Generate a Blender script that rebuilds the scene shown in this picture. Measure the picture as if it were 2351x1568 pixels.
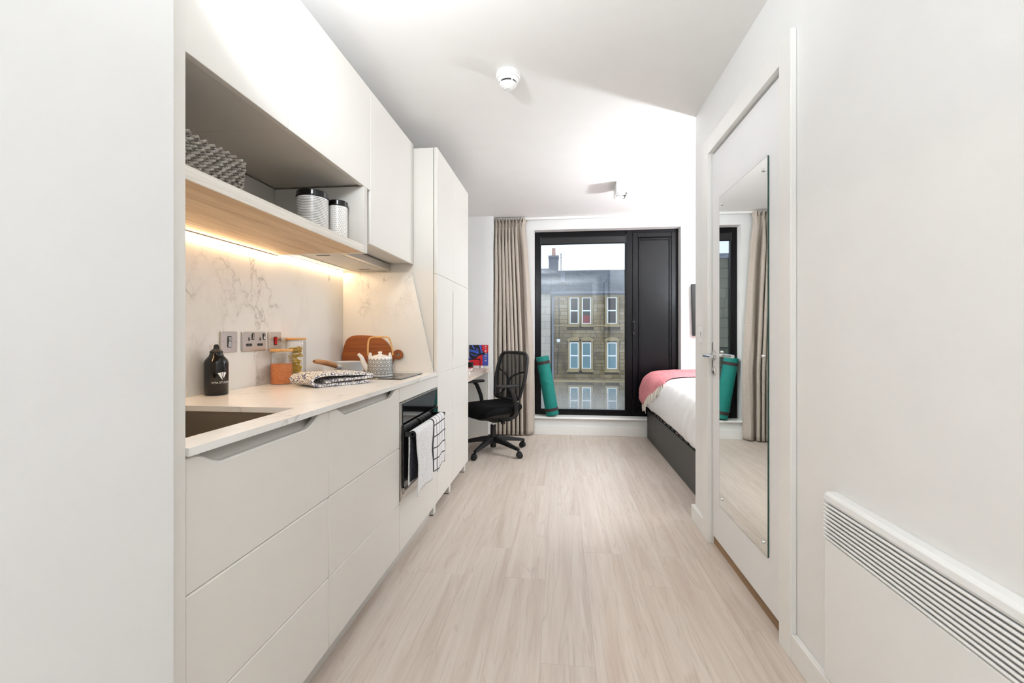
import bpy, bmesh, math, random
from mathutils import Vector, Matrix, noise
random.seed(7)
for _o in list(bpy.data.objects): bpy.data.objects.remove(_o)
SC = bpy.context.scene
COL = SC.collection
PI = math.pi

# ------------------------------------------------------------------ camera
F, VX, VY, CAMH = 1000.0, 1289.0, 768.5, 1.10          # focal length and vanishing point in 2351x1568 pixels
TH = math.atan((VX - 1175.5) / F); CT, ST = math.cos(TH), math.sin(TH)
cam = bpy.data.cameras.new('camera'); camo = bpy.data.objects.new('camera', cam); COL.objects.link(camo)
camo.location = (0, 0, CAMH); camo.rotation_euler = (PI/2, 0, TH)
cam.sensor_width = 36; cam.lens = 36 * F / 2351; cam.shift_y = -(784 - VY) / 2351
cam.clip_start = 0.02; cam.clip_end = 300
SC.camera = camo
# ------------------------------------------------------------------ exposure, sky, lamps
SC.view_settings.view_transform = 'Standard'; SC.view_settings.look = 'None'
SC.view_settings.gamma = 1; SC.view_settings.use_curve_mapping = False
SC.view_settings.exposure = 0.6
W = bpy.data.worlds.new('overcast_sky'); SC.world = W; W.use_nodes = True
W.node_tree.nodes['Background'].inputs[0].default_value = (0.88, 0.94, 1.0, 1)
W.node_tree.nodes['Background'].inputs[1].default_value = 1.05
def lamp(name, loc, watts, r, col=(1, 1, 1)):
    l = bpy.data.lights.new(name, 'POINT'); l.energy = watts; l.shadow_soft_size = r; l.color = col
    o = bpy.data.objects.new(name, l); o.location = loc; COL.objects.link(o); return o
WB = (0.88, 0.942, 1.0)
bl_ = lamp('bedroom_lamp', (1.80, 3.28, 1.72), 84, 0.05, WB)
bl_.data.type = 'SPOT'; bl_.data.spot_size = math.radians(168); bl_.data.spot_blend = 0.35; bl_.rotation_euler = (PI, 0, 0)      # aimed at the ceiling
lamp('bedroom_lamp_spill', (1.80, 3.28, 1.70), 20, 0.12, WB)
kl = lamp('kitchen_lamp', (-0.60, 0.82, 1.95), 31, 0.06, WB)
kl.data.type = 'SPOT'; kl.data.spot_size = math.radians(150); kl.data.spot_blend = 0.6; kl.rotation_euler = (math.radians(132), 0, math.radians(-8))
hl = bpy.data.lights.new('hall_fill', 'AREA'); hl.shape = 'DISK'; hl.size = 0.7; hl.energy = 26; hl.color = WB
hlo = bpy.data.objects.new('hall_fill', hl); hlo.location = (-0.15, -0.70, 1.55); hlo.rotation_euler = (PI, 0, 0); COL.objects.link(hlo)   # unseen fill light added to brighten the near walls, bounced off the ceiling

def on_plane(px, py, X=None, Y=None, Z=None):
    """Point of the room seen at a photograph pixel, on the plane X=, Y= or Z=."""
    u, v = (px - VX) / F, (py - VY) / F
    if X is not None: d = X / (CT * u)
    elif Z is not None: d = (CAMH - Z) / v
    else: d = Y * CT / (1 + ST * CT * u)
    x = u * CT * d
    return Vector((x, (d + x * ST) / CT, CAMH - v * d))
# ------------------------------------------------------------------ materials
def hexc(h):
    h = h.lstrip('#'); r = []
    for i in (0, 2, 4):
        c = int(h[i:i+2], 16) / 255
        r.append(c / 12.92 if c <= 0.04045 else ((c + 0.055) / 1.055) ** 2.4)
    return (*r, 1)
class NT:
    def __init__(s, name):
        s.m = bpy.data.materials.new(name); s.m.use_nodes = True
        s.t = s.m.node_tree; s.b = s.t.nodes['Principled BSDF']; s.out = s.t.nodes['Material Output']
    def n(s, typ, **kw):
        nd = s.t.nodes.new('ShaderNode' + typ)
        for k, v in kw.items():
            if k.startswith('i_'): s.put(nd, k[2:], v)
            else: setattr(nd, k, v)
        return nd
    def put(s, nd, key, v):
        key = int(key) if key.isdigit() else key.replace('_', ' ')
        if hasattr(v, 'is_linked') or hasattr(v, 'links'): s.t.links.new(v, nd.inputs[key])
        else: nd.inputs[key].default_value = v
    def set(s, **kw):
        for k, v in kw.items(): s.put(s.b, k, v)
        return s
    def math(s, op, a, b=0.0, c=0.0):
        nd = s.n('Math', operation=op)
        for i, v in enumerate((a, b, c)): s.put(nd, str(i), v)
        return nd.outputs[0]
    def pos(s): return s.n('NewGeometry').outputs['Position']
    def obj(s): return s.n('TexCoord').outputs['Object']
    def rnd(s): return s.n('ObjectInfo').outputs['Random']
    def mapping(s, vec, scale=(1, 1, 1), loc=(0, 0, 0), rot=(0, 0, 0)):
        return s.n('Mapping', i_Vector=vec, i_Scale=scale, i_Location=loc, i_Rotation=rot).outputs[0]
    def noise(s, vec, scale=5.0, detail=3.0, rough=0.5, dist=0.0):
        return s.n('TexNoise', i_Vector=vec, i_Scale=scale, i_Detail=detail, i_Roughness=rough, i_Distortion=dist).outputs['Fac']
    def ramp(s, fac, stops):
        r = s.n('ValToRGB'); s.put(r, 'Fac', fac); e = r.color_ramp.elements
        while len(e) < len(stops): e.new(0.5)
        for q, (p, c) in zip(e, stops): q.position = p; q.color = c
        return r.outputs['Color']
    def mix(s, fac, a, b):
        nd = s.n('Mix', data_type='RGBA'); s.put(nd, 'Factor', fac)
        for i, v in ((6, a), (7, b)): s.put(nd, str(i), v)
        return nd.outputs[2]
    def bump(s, h, strength=0.2, dist=0.01):
        nd = s.n('Bump', i_Strength=strength, i_Distance=dist, i_Height=h); s.put(s.b, 'Normal', nd.outputs[0])
def plain(name, col, rough=0.5, metal=0.0, var=0.03, scale=6.0, bump=0.0, bscale=200.0, spec=0.5):
    k = NT(name); c = hexc(col); nz = k.noise(k.pos(), scale, 3)
    lo = tuple(x * (1 - var) for x in c[:3]) + (1,); hi = tuple(min(1, x * (1 + var)) for x in c[:3]) + (1,)
    k.set(Base_Color=k.ramp(nz, [(0.3, lo), (0.7, hi)]), Roughness=rough, Metallic=metal, Specular_IOR_Level=spec)
    if bump: k.bump(k.noise(k.pos(), bscale, 2), bump, 0.002)
    return k.m
def emit(name, col, strength):
    k = NT(name); k.set(Base_Color=hexc(col), Emission_Color=hexc(col), Emission_Strength=strength); return k.m
def thin_glass(name, tint='#ffffff', gain=1.0, ior=1.45):
    k = NT(name); tr = k.n('BsdfTransparent', i_Color=hexc(tint)); gl = k.n('BsdfGlossy', i_Roughness=0.01)
    fr = k.n('Fresnel', i_IOR=ior).outputs[0]
    mx = k.n('MixShader'); k.put(mx, '0', k.math('MULTIPLY', fr, gain)); k.put(mx, '1', tr.outputs[0]); k.put(mx, '2', gl.outputs[0])
    k.t.links.new(mx.outputs[0], k.out.inputs[0]); return k
M = {}
M['wall'] = plain('wall_paint', '#ecebe9', 0.6, var=0.012, bump=0.04, bscale=300)
M['ceiling'] = plain('ceiling_paint', '#f1efec', 0.7, var=0.01)
M['trim'] = plain('satin_trim_paint', '#eeece8', 0.35, var=0.01)
M['door'] = plain('white_door_paint', '#edecec', 0.4, var=0.01)
M['cab'] = plain('pale_grey_cabinet_lacquer', '#e5e1da', 0.42, var=0.008)
M['cabin'] = plain('cabinet_carcass', '#d9d5ce', 0.5, var=0.01)
M['plinth'] = plain('plinth_board', '#cfccc6', 0.45, var=0.02)
M['dark'] = plain('black_shadow_gap', '#151413', 0.8)
M['steel'] = plain('brushed_steel', '#c4c0bb', 0.3, 1.0, 0.06, 3)
M['sinksteel'] = plain('sink_steel', '#aaa196', 0.42, 0.9, 0.08, 8)
M['chrome'] = plain('polished_chrome', '#dcdcdc', 0.12, 1.0)
M['blackglass'] = plain('black_glass', '#08090b', 0.04, spec=0.6)
M['blackmetal'] = plain('black_frame_paint', '#08060a', 0.28, var=0.08, spec=0.22)
M['blackplastic'] = plain('black_plastic', '#131315', 0.5, var=0.1)
M['blackfabric'] = plain('black_seat_fabric', '#0d0d0e', 0.9, var=0.2, scale=300, bump=0.3, bscale=900, spec=0.2)
M['white'] = plain('white_plastic', '#f4f3f1', 0.35, var=0.01)
M['heater'] = plain('white_heater_enamel', '#eeeeec', 0.35, var=0.01)
M['greyplastic'] = plain('dark_grey_plastic', '#3a3a3c', 0.5)
M['duvet'] = plain('white_duvet_cotton', '#f3f2f2', 0.85, var=0.02, scale=9, bump=0.25, bscale=60)
M['bedframe'] = plain('charcoal_bed_upholstery', '#3a3834', 0.45, var=0.08, bump=0.1, bscale=400)
M['fringe'] = plain('cream_wool_fringe', '#ded6ca', 0.9, var=0.08, scale=80)
M['rope'] = plain('grey_paper_rope', '#9a938a', 0.8, var=0.22, scale=70)
M['redplastic'] = plain('red_rocker', '#c3101c', 0.3)
M['bamboo'] = plain('bamboo_lid', '#dca766', 0.5, var=0.1, scale=60)
M['cane'] = plain('cane_handle', '#d9a866', 0.5, var=0.12, scale=90)
M['porcelain'] = plain('white_porcelain', '#f2efea', 0.2, var=0.01)
M['ink'] = plain('black_print', '#1b1a1c', 0.5)
M['panenamel'] = plain('pale_grey_enamel_pan', '#d3d4d5', 0.3, var=0.02)
M['lentil'] = plain('red_lentils', '#ffa268', 0.7, var=0.22, scale=260)
M['pasta'] = plain('egg_pasta', '#ffd976', 0.6, var=0.15, scale=50)
M['bottle'] = plain('black_gloss_bottle', '#0b0a0a', 0.12, var=0.1)
M['whiteink'] = plain('white_print', '#f5f5f5', 0.5)
M['mat'] = plain('teal_foam_mat', '#047a6f', 0.75, var=0.06, scale=40, bump=0.15, bscale=500)
M['strap'] = plain('dark_strap', '#3b302e', 0.8)
M['red'] = plain('red_print', '#d2232f', 0.5); M['blue'] = plain('blue_print', '#3f5fc4', 0.5)
M['indigo'] = plain('indigo_print', '#4350ac', 0.5); M['darkprint'] = plain('dark_print', '#1d1a24', 0.5)
M['paper'] = plain('white_paper', '#efece8', 0.7)
M['led'] = emit('warm_led', '#ffdcae', 52.0)
M['bulb'] = emit('ceiling_spot_bulb', '#fff6ea', 12.0)
M['maroon'] = plain('maroon_blind', '#7c1526', 0.8)
M['lensred'] = plain('brown_rubber', '#5a4d44', 0.6)

def mk_marble():
    k = NT('veined_quartz'); p = k.pos()
    warp = k.n('VectorMath', operation='MULTIPLY_ADD'); 
    nz = k.n('TexNoise', i_Vector=p, i_Scale=9.0, i_Detail=4.0)
    k.put(warp, '0', nz.outputs['Color']); warp.inputs[1].default_value = (0.09, 0.09, 0.09); k.put(warp, '2', p)
    q = k.mapping(warp.outputs[0], (1, 1.0, 0.62), (3.3, 1.7, 0.4), (0.35, 0.2, 0))
    v1 = k.noise(q, 1.7, 6, 0.6); l1 = k.math('ABSOLUTE', k.math('SUBTRACT', v1, 0.5))
    a = k.ramp(l1, [(0.0, (1, 1, 1, 1)), (0.0055, (0, 0, 0, 1))])
    band = k.ramp(l1, [(0.0, (1, 1, 1, 1)), (0.035, (0, 0, 0, 1))])
    speck = k.ramp(k.noise(p, 70, 3, 0.6), [(0.52, (0, 0, 0, 1)), (0.6, (1, 1, 1, 1))])
    mask = k.ramp(k.noise(p, 3.3, 2), [(0.44, (0, 0, 0, 1)), (0.62, (1, 1, 1, 1))])
    m1 = k.math('MULTIPLY', a, mask); m2 = k.math('MULTIPLY', k.math('MULTIPLY', band, speck), mask)
    c = k.mix(k.math('MULTIPLY', band, 0.10), hexc('#f2efea'), hexc('#c9c2b8'))
    c = k.mix(k.math('MULTIPLY', m1, 0.5), c, hexc('#6f6a68'))
    c = k.mix(k.math('MULTIPLY', m2, 0.22), c, hexc('#9a938c'))
    k.set(Base_Color=c, Roughness=0.22); return k.m
M['marble'] = mk_marble()
def mk_wood(name, c0, c1, c2, axis, scale=1.0, rough=0.5, rand=0.0, knots=0.0, lines=0.0):
    k = NT(name); p = k.pos()
    if rand:
        off = k.n('CombineXYZ'); r = k.rnd()
        k.put(off, '0', k.math('MULTIPLY', r, 17.0)); k.put(off, '1', k.math('MULTIPLY', r, 31.0))
        a = k.n('VectorMath', operation='ADD'); k.put(a, '0', p); k.put(a, '1', off.outputs[0]); p = a.outputs[0]
    st = {'x': (1.2, 22, 22), 'y': (22, 1.2, 22), 'z': (22, 22, 1.2)}[axis]; fi = {'x': (3, 160, 160), 'y': (160, 3, 160), 'z': (160, 160, 3)}[axis]
    g = k.noise(k.mapping(p, tuple(x * scale for x in st)), 1.0, 4, 0.6, 0.6)
    f = k.noise(k.mapping(p, tuple(x * scale for x in fi)), 1.0, 3, 0.6)
    c = k.ramp(g, [(0.25, hexc(c0)), (0.5, hexc(c1)), (0.78, hexc(c2))])
    c = k.mix(k.math('MULTIPLY', k.ramp(f, [(0.5, (0, 0, 0, 1)), (0.72, (1, 1, 1, 1))]), 0.42), c, hexc(c0))
    if knots:
        kn = k.ramp(k.noise(k.mapping(p, tuple(x * 0.55 * scale for x in st)), 1.0, 5, 0.7, 1.2), [(0.62, (0, 0, 0, 1)), (0.72, (1, 1, 1, 1))])
        c = k.mix(k.math('MULTIPLY', kn, knots), c, tuple(x * 0.45 for x in hexc(c0)[:3]) + (1,))
    if lines:
        cn = k.noise(k.mapping(p, tuple(x * lines for x in {'x': (.55, 6, 6), 'y': (6, .55, 6), 'z': (6, 6, .55)}[axis])), 1.0, 3, 0.55, 0.5)
        ct = k.math('ABSOLUTE', k.math('SUBTRACT', k.math('FRACT', k.math('MULTIPLY', cn, 16.0)), 0.5))
        br_ = k.ramp(k.noise(k.mapping(p, fi), 0.6, 2), [(0.4, (0, 0, 0, 1)), (0.6, (1, 1, 1, 1))])
        c = k.mix(k.math('MULTIPLY', k.math('MULTIPLY', k.ramp(ct, [(0.0, (1, 1, 1, 1)), (0.16, (0, 0, 0, 1))]), br_), 0.45), c, tuple(x * 0.82 for x in hexc(c0)[:3]) + (1,))
    if rand:
        hs = k.n('HueSaturation', i_Color=c); k.put(hs, 'Value', k.math('MULTIPLY_ADD', k.rnd(), rand, 1 - rand / 2)); c = hs.outputs[0]
    k.set(Base_Color=c, Roughness=rough); k.bump(f, 0.06, 0.002); return k.m
M['floor'] = mk_wood('pale_oak_vinyl', '#c5b3a5', '#d3c5b8', '#ded2c7', 'y', 1.0, 0.42, 0.04, 0.12, 1.0)
M['oak'] = mk_wood('light_oak_shelf', '#b8946c', '#d6b994', '#e6d1b4', 'y', 1.2, 0.5, 0, 0.5, 1.3)
M['oakfront'] = mk_wood('whitened_oak_edge', '#d6cec2', '#ebe5da', '#f3efe7', 'y', 1.6, 0.5)
M['deskoak'] = mk_wood('pale_oak_desk', '#cbb9a8', '#dccdbf', '#e6dacd', 'y', 1.0, 0.5)
M['acacia'] = mk_wood('acacia_board', '#6d3517', '#96501f', '#b4682f', 'x', 1.0, 0.45, 0, 0.2)
M['handlewood'] = mk_wood('walnut_handle', '#8a5a36', '#b17f52', '#c9996b', 'y', 1.5, 0.5)
M['threshold'] = mk_wood('brown_timber_threshold', '#7a5f46', '#957657', '#a98a69', 'y', 1.0, 0.6)
def mk_curtain():
    k = NT('taupe_linen_curtain'); p = k.pos()
    w = k.noise(k.mapping(p, (500, 500, 40)), 1.0, 2); w2 = k.noise(k.mapping(p, (40, 40, 500)), 1.0, 2)
    f = k.math('MULTIPLY_ADD', w, 0.5, k.math('MULTIPLY', w2, 0.5))
    k.set(Base_Color=k.ramp(f, [(0.3, hexc('#aea194')), (0.7, hexc('#c9beb2'))]), Roughness=0.85); k.bump(f, 0.2, 0.002); return k.m
M['curtain'] = mk_curtain()
def mk_throw():
    k = NT('coral_wool_throw'); p = k.pos()
    f = k.noise(k.mapping(p, (160, 60, 160)), 1.0, 4, 0.7)
    k.set(Base_Color=k.ramp(f, [(0.3, hexc('#cf6d75')), (0.52, hexc('#e08a90')), (0.72, hexc('#f2c0c0'))]), Roughness=0.95); k.bump(f, 0.5, 0.004); return k.m
M['throw'] = mk_throw()
def mk_glove():
    k = NT('crackle_print_cotton'); p = k.pos()
    v = k.n('TexVoronoi', feature='DISTANCE_TO_EDGE', i_Vector=p, i_Scale=78.0).outputs['Distance']
    k.set(Base_Color=k.ramp(v, [(0.05, hexc('#62627c')), (0.11, hexc('#f1ece3'))]), Roughness=0.9); k.bump(k.noise(p, 120, 2), 0.3, 0.004); return k.m
M['glove'] = mk_glove()
def mk_check():
    k = NT('black_check_terry'); s = k.n('SeparateXYZ'); k.put(s, '0', k.pos())
    def line(o, period, w, off): return k.math('LESS_THAN', k.math('FRACT', k.math('MULTIPLY_ADD', o, 1 / period, off)), w)
    a = line(s.outputs['Y'], 0.052, 0.13, 0.35); b = line(s.outputs['Z'], 0.062, 0.12, 0.2)
    k.set(Base_Color=k.mix(k.math('MULTIPLY', k.math('MAXIMUM', k.math('MAXIMUM', a, b), k.math('LESS_THAN', s.outputs['Y'], 2.285)), 0.9), hexc('#efecec'), hexc('#26242a')), Roughness=0.95)
    k.bump(k.noise(k.pos(), 400, 2), 0.5, 0.004); return k.m
M['check'] = mk_check()
def mk_terry(name, c0, c1):
    k = NT(name); p = k.pos()
    v = k.n('TexVoronoi', feature='DISTANCE_TO_EDGE', i_Vector=p, i_Scale=55.0).outputs['Distance']
    k.set(Base_Color=k.ramp(v, [(0.05, hexc(c1)), (0.16, hexc(c0))]), Roughness=0.95)
    k.bump(k.math('MULTIPLY_ADD', k.noise(p, 500, 2), 0.35, k.math('MINIMUM', v, 0.2)), 0.6, 0.01); return k.m
M['terry'] = mk_terry('white_sculpted_terry', '#e6e4e4', '#f3f2f1')
M['darkterry'] = mk_terry('charcoal_terry', '#2c2d36', '#45464f')
def mk_stripe():
    k = NT('hand_striped_ceramic'); s = k.n('SeparateXYZ'); k.put(s, '0', k.pos())
    z = k.math('MULTIPLY_ADD', k.noise(k.mapping(k.pos(), (25, 25, 8)), 1.0, 2), 0.006, s.outputs['Z'])
    ln = k.math('LESS_THAN', k.math('FRACT', k.math('MULTIPLY', z, 1 / 0.0066)), 0.27)
    k.set(Base_Color=k.mix(ln, hexc('#eeebe6'), hexc('#2a2a2d')), Roughness=0.3); return k.m
M['stripe'] = mk_stripe()
def mk_stone():
    k = NT('weathered_sandstone'); p = k.pos()
    n = k.noise(k.mapping(p, (1, 1, 0.5)), 0.55, 5, 0.65); c = k.ramp(n, [(0.34, hexc('#4f4531')), (0.52, hexc('#83734f')), (0.7, hexc('#a39370'))])
    hs = k.n('HueSaturation', i_Color=c); k.put(hs, 'Value', k.math('MULTIPLY_ADD', k.rnd(), 0.45, 0.74)); k.put(hs, 'Saturation', k.math('MULTIPLY_ADD', k.rnd(), -0.4, 1.15))
    k.set(Base_Color=hs.outputs[0], Roughness=0.9); k.bump(k.noise(p, 9, 4), 0.4, 0.05); return k.m
M['stone'] = mk_stone()
M['mortar'] = plain('dark_mortar', '#3a3327', 0.95, var=0.1, scale=1)
M['dressed'] = plain('dressed_stone', '#94855f', 0.9, var=0.16, scale=1.2)
M['sashwhite'] = plain('white_sash_paint', '#e9edee', 0.6)
M['farglass'] = plain('dark_sash_glass', '#161f24', 0.1, spec=0.25)
M['farglassblue'] = plain('curtained_sash_glass', '#55808a', 0.15, var=0.15, scale=1.5)
M['lead'] = plain('lead_grey', '#6d7480', 0.7)
M['pot'] = plain('clay_pot', '#c79f8d', 0.9)
def mk_slate():
    k = NT('slate_courses'); p = k.mapping(k.pos(), (1, 1, 1))
    b = k.n('TexBrick', i_Vector=k.mapping(k.pos(), (1, 0, 0), rot=(0, 0, 0)), i_Scale=1.0); s = k.n('SeparateXYZ'); k.put(s, '0', k.pos())
    cx = k.n('CombineXYZ'); k.put(cx, '0', s.outputs['X']); k.put(cx, '1', k.math('MULTIPLY', s.outputs['Z'], 2.2)); k.put(b, 'Vector', cx.outputs[0])
    b.inputs['Color1'].default_value = hexc('#424c56'); b.inputs['Color2'].default_value = hexc('#56616b'); b.inputs['Mortar'].default_value = hexc('#2a3138')
    for kx, v in (('Mortar Size', 0.012), ('Brick Width', 0.34), ('Row Height', 0.26)): b.inputs[kx].default_value = v
    k.set(Base_Color=b.outputs['Color'], Roughness=0.7); return k.m
M['slate'] = mk_slate()
def mk_neighbour():
    k = NT('pale_ashlar'); s = k.n('SeparateXYZ'); k.put(s, '0', k.pos()); cx = k.n('CombineXYZ'); k.put(cx, '0', s.outputs['X']); k.put(cx, '1', s.outputs['Z'])
    b = k.n('TexBrick', i_Vector=cx.outputs[0], i_Scale=1.0); b.inputs['Color1'].default_value = hexc('#a9a397'); b.inputs['Color2'].default_value = hexc('#b7b0a2'); b.inputs['Mortar'].default_value = hexc('#8f897d')
    for kx, v in (('Mortar Size', 0.02), ('Brick Width', 1.1), ('Row Height', 0.5)): b.inputs[kx].default_value = v
    k.set(Base_Color=b.outputs['Color'], Roughness=0.9); return k.m
M['ashlar'] = mk_neighbour()
M['darkstone'] = plain('dark_green_grey_stone', '#4d5042', 0.95, var=0.2, scale=0.8)  # dark green-grey stone, tone varied slightly by noise
M['bedtv'] = plain('matt_black_screen', '#1b1817', 0.4, spec=0.3)
def mk_mesh():
    k = NT('black_mesh_fabric'); o = k.obj(); s = k.n('SeparateXYZ'); k.put(s, '0', o)
    def hole(c): return k.math('LESS_THAN', k.math('ABSOLUTE', k.math('SUBTRACT', k.math('FRACT', k.math('MULTIPLY', c, 260.0)), 0.5)), 0.225)
    h = k.math('MULTIPLY', hole(s.outputs['X']), hole(s.outputs['Z']))
    tr = k.n('BsdfTransparent'); mx = k.n('MixShader'); k.put(mx, '0', h); k.put(mx, '1', k.b.outputs[0]); k.put(mx, '2', tr.outputs[0])
    k.set(Base_Color=hexc('#0e0e0f'), Roughness=0.8); k.t.links.new(mx.outputs[0], k.out.inputs[0]); return k.m
M['mesh'] = mk_mesh()
M['jarglass'] = thin_glass('clear_jar_glass', '#ffffff', 0.6).m
def mk_pane():
    k = thin_glass('window_pane_glass', '#f4f9ff', 1.9, 1.5)
    # condensation beading on the lower part of the pane
    s = k.n('SeparateXYZ'); k.put(s, '0', k.pos())
    low = k.ramp(s.outputs['Z'], [(0.30, (1, 1, 1, 1)), (0.62, (0, 0, 0, 1))])
    drop = k.ramp(k.noise(k.pos(), 190, 2, 0.6), [(0.36, (0.15, 0.15, 0.15, 1)), (0.6, (1, 1, 1, 1))])
    fac = k.math('MULTIPLY', k.math('MULTIPLY', low, drop), 0.62)
    d1 = k.n('BsdfTranslucent', i_Color=hexc('#dfe4e6')); d2 = k.n('BsdfDiffuse', i_Color=hexc('#c9cccb'))
    a = k.n('MixShader'); a.inputs[0].default_value = 0.35; k.put(a, '1', d1.outputs[0]); k.put(a, '2', d2.outputs[0])
    prev = k.out.inputs[0].links[0].from_socket
    b = k.n('MixShader'); k.put(b, '0', fac); k.put(b, '1', prev); k.put(b, '2', a.outputs[0]); k.t.links.new(b.outputs[0], k.out.inputs[0]); return k.m
M['pane'] = mk_pane()
def mk_mirror():
    k = NT('silvered_mirror'); k.set(Base_Color=(0.80, 0.82, 0.80, 1), Metallic=1.0, Roughness=0.0); return k.m
M['mirror'] = mk_mirror()
M['glassedge'] = plain('green_glass_edge', '#1d4a3f', 0.1)
# ------------------------------------------------------------------ mesh building
ORG = {}
class MB:
    def __init__(s): s.v = []; s.f = []
    def add(s, vs, fs):
        n = len(s.v); s.v += [Vector(p) for p in vs]; s.f += [tuple(i + n for i in f) for f in fs]; return s
    def box(s, x0, x1, y0, y1, z0, z1):
        x0, x1 = sorted((x0, x1)); y0, y1 = sorted((y0, y1)); z0, z1 = sorted((z0, z1))
        return s.add([(x0, y0, z0), (x1, y0, z0), (x1, y1, z0), (x0, y1, z0), (x0, y0, z1), (x1, y0, z1), (x1, y1, z1), (x0, y1, z1)],
                     [(0, 3, 2, 1), (4, 5, 6, 7), (0, 1, 5, 4), (1, 2, 6, 5), (2, 3, 7, 6), (3, 0, 4, 7)])
    def prism(s, poly, axis, lo, hi):
        """poly: 2-D outline; axis x -> (y,z), y -> (x,z), z -> (x,y)."""
        def P(a, b, h): return {'x': (h, a, b), 'y': (a, h, b), 'z': (a, b, h)}[axis]
        n = len(poly); vs = [P(a, b, lo) for a, b in poly] + [P(a, b, hi) for a, b in poly]
        return s.add(vs, [tuple(range(n))[::-1], tuple(range(n, 2 * n))] + [(i, (i + 1) % n, n + (i + 1) % n, n + i) for i in range(n)])
    def lathe(s, prof, c=(0, 0, 0), seg=32, rot=None, rib=None):
        vs = []; fs = []; m = len(prof)
        for i in range(seg):
            a = 2 * PI * i / seg
            for r, z in prof:
                rr = r * (rib(a) if rib else 1); p = Vector((rr * math.cos(a), rr * math.sin(a), z))
                if rot: p = rot @ p
                vs.append(p + Vector(c))
        for i in range(seg):
            j = (i + 1) % seg
            for q in range(m - 1): fs.append((i * m + q, j * m + q, j * m + q + 1, i * m + q + 1))
        return s.add(vs, fs)
    def tube(s, pts, r, sides=8, closed=False, cap=True, flat=1.0):
        pts = [Vector(p) for p in pts]; n = len(pts); vs = []; fs = []; up = None
        for i, p in enumerate(pts):
            a = pts[i - 1] if (i or closed) else p; b = pts[(i + 1) % n] if (i < n - 1 or closed) else p
            t = (b - a).normalized()
            if up is None: up = Vector((0, 0, 1)) if abs(t.z) < 0.9 else Vector((1, 0, 0))
            e1 = t.cross(up).normalized(); e2 = e1.cross(t).normalized(); up = e2
            rr = r[i] if isinstance(r, (list, tuple)) else r
            for k in range(sides):
                w = 2 * PI * k / sides; vs.append(p + e1 * (rr * math.cos(w)) + e2 * (rr * flat * math.sin(w)))
        for i in range(n if closed else n - 1):
            j = (i + 1) % n
            for k in range(sides):
                l = (k + 1) % sides; fs.append((i * sides + k, i * sides + l, j * sides + l, j * sides + k))
        if cap and not closed: fs += [tuple(range(sides))[::-1], tuple(range((n - 1) * sides, n * sides))]
        return s.add(vs, fs)
    def grid(s, fn, nu, nv, closeu=False):
        vs = [fn(i / (nu if closeu else nu - 1), j / (nv - 1)) for i in range(nu) for j in range(nv)]; fs = []
        for i in range(nu if closeu else nu - 1):
            for j in range(nv - 1):
                k = (i + 1) % nu; fs.append((i * nv + j, k * nv + j, k * nv + j + 1, i * nv + j + 1))
        return s.add(vs, fs)
    def move(s, mat):
        s.v = [mat @ p for p in s.v]; return s
    def build(s, name, mat, parent=None, smooth=None, bevel=0.0, solid=0.0, sub=0, seg=2):
        me = bpy.data.meshes.new(name)
        if parent is None:
            lo = [min(p[i] for p in s.v) for i in range(3)]; hi = [max(p[i] for p in s.v) for i in range(3)]
            org = Vector(((lo[0] + hi[0]) / 2, (lo[1] + hi[1]) / 2, lo[2]))
        else: org = ORG[parent.name]
        me.from_pydata([tuple(p - org) for p in s.v], [], s.f); me.update()
        bm = bmesh.new(); bm.from_mesh(me); bmesh.ops.remove_doubles(bm, verts=bm.verts, dist=1e-6); bmesh.ops.recalc_face_normals(bm, faces=bm.faces); bm.to_mesh(me); bm.free()
        me.materials.append(M[mat] if isinstance(mat, str) else mat)
        o = bpy.data.objects.new(name, me); COL.objects.link(o)
        if parent is None: o.location = org
        else: o.parent = parent
        ORG[o.name] = org
        if solid: md = o.modifiers.new('Solidify', 'SOLIDIFY'); md.thickness = solid; md.offset = 0
        if bevel: md = o.modifiers.new('Bevel', 'BEVEL'); md.width = bevel; md.segments = seg; md.limit_method = 'ANGLE'; md.angle_limit = 0.6
        if sub: md = o.modifiers.new('Subsurf', 'SUBSURF'); md.levels = sub; md.render_levels = sub
        if smooth is not None or sub:
            for p in me.polygons: p.use_smooth = True
            if smooth and not sub: me.set_sharp_from_angle(angle=math.radians(smooth))
        return o
LABELS = set()
def tag(o, label, cat, group=None, kind=None):
    o['label'] = label; o['category'] = cat
    if group: o['group'] = group
    if kind: o['kind'] = kind
    return o
def struct(o, label, cat):
    o['kind'] = 'structure'; return tag(o, label, cat)
def thing(name, loc, label, cat, group=None):
    o = bpy.data.objects.new(name, None); o.location = loc; o.empty_display_size = 0.05; COL.objects.link(o); ORG[o.name] = Vector(loc); return tag(o, label, cat, group)
def catmull(pts, n=8):
    pts = [Vector(p) for p in pts]; out = []
    for i in range(len(pts) - 1):
        p0 = pts[max(i - 1, 0)]; p1 = pts[i]; p2 = pts[i + 1]; p3 = pts[min(i + 2, len(pts) - 1)]
        for k in range(n):
            t = k / n
            out.append(0.5 * (2 * p1 + (p2 - p0) * t + (2 * p0 - 5 * p1 + 4 * p2 - p3) * t * t + (3 * p1 - p0 - 3 * p2 + p3) * t ** 3))
    return out + [pts[-1]]
def rrect(x0, x1, y0, y1, r, n=6):
    out = []
    for cx, cy, a0 in ((x1 - r, y1 - r, 0), (x0 + r, y1 - r, 90), (x0 + r, y0 + r, 180), (x1 - r, y0 + r, 270)):
        for k in range(n + 1):
            a = math.radians(a0 + 90 * k / n); out.append((cx + r * math.cos(a), cy + r * math.sin(a)))
    return out
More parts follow.
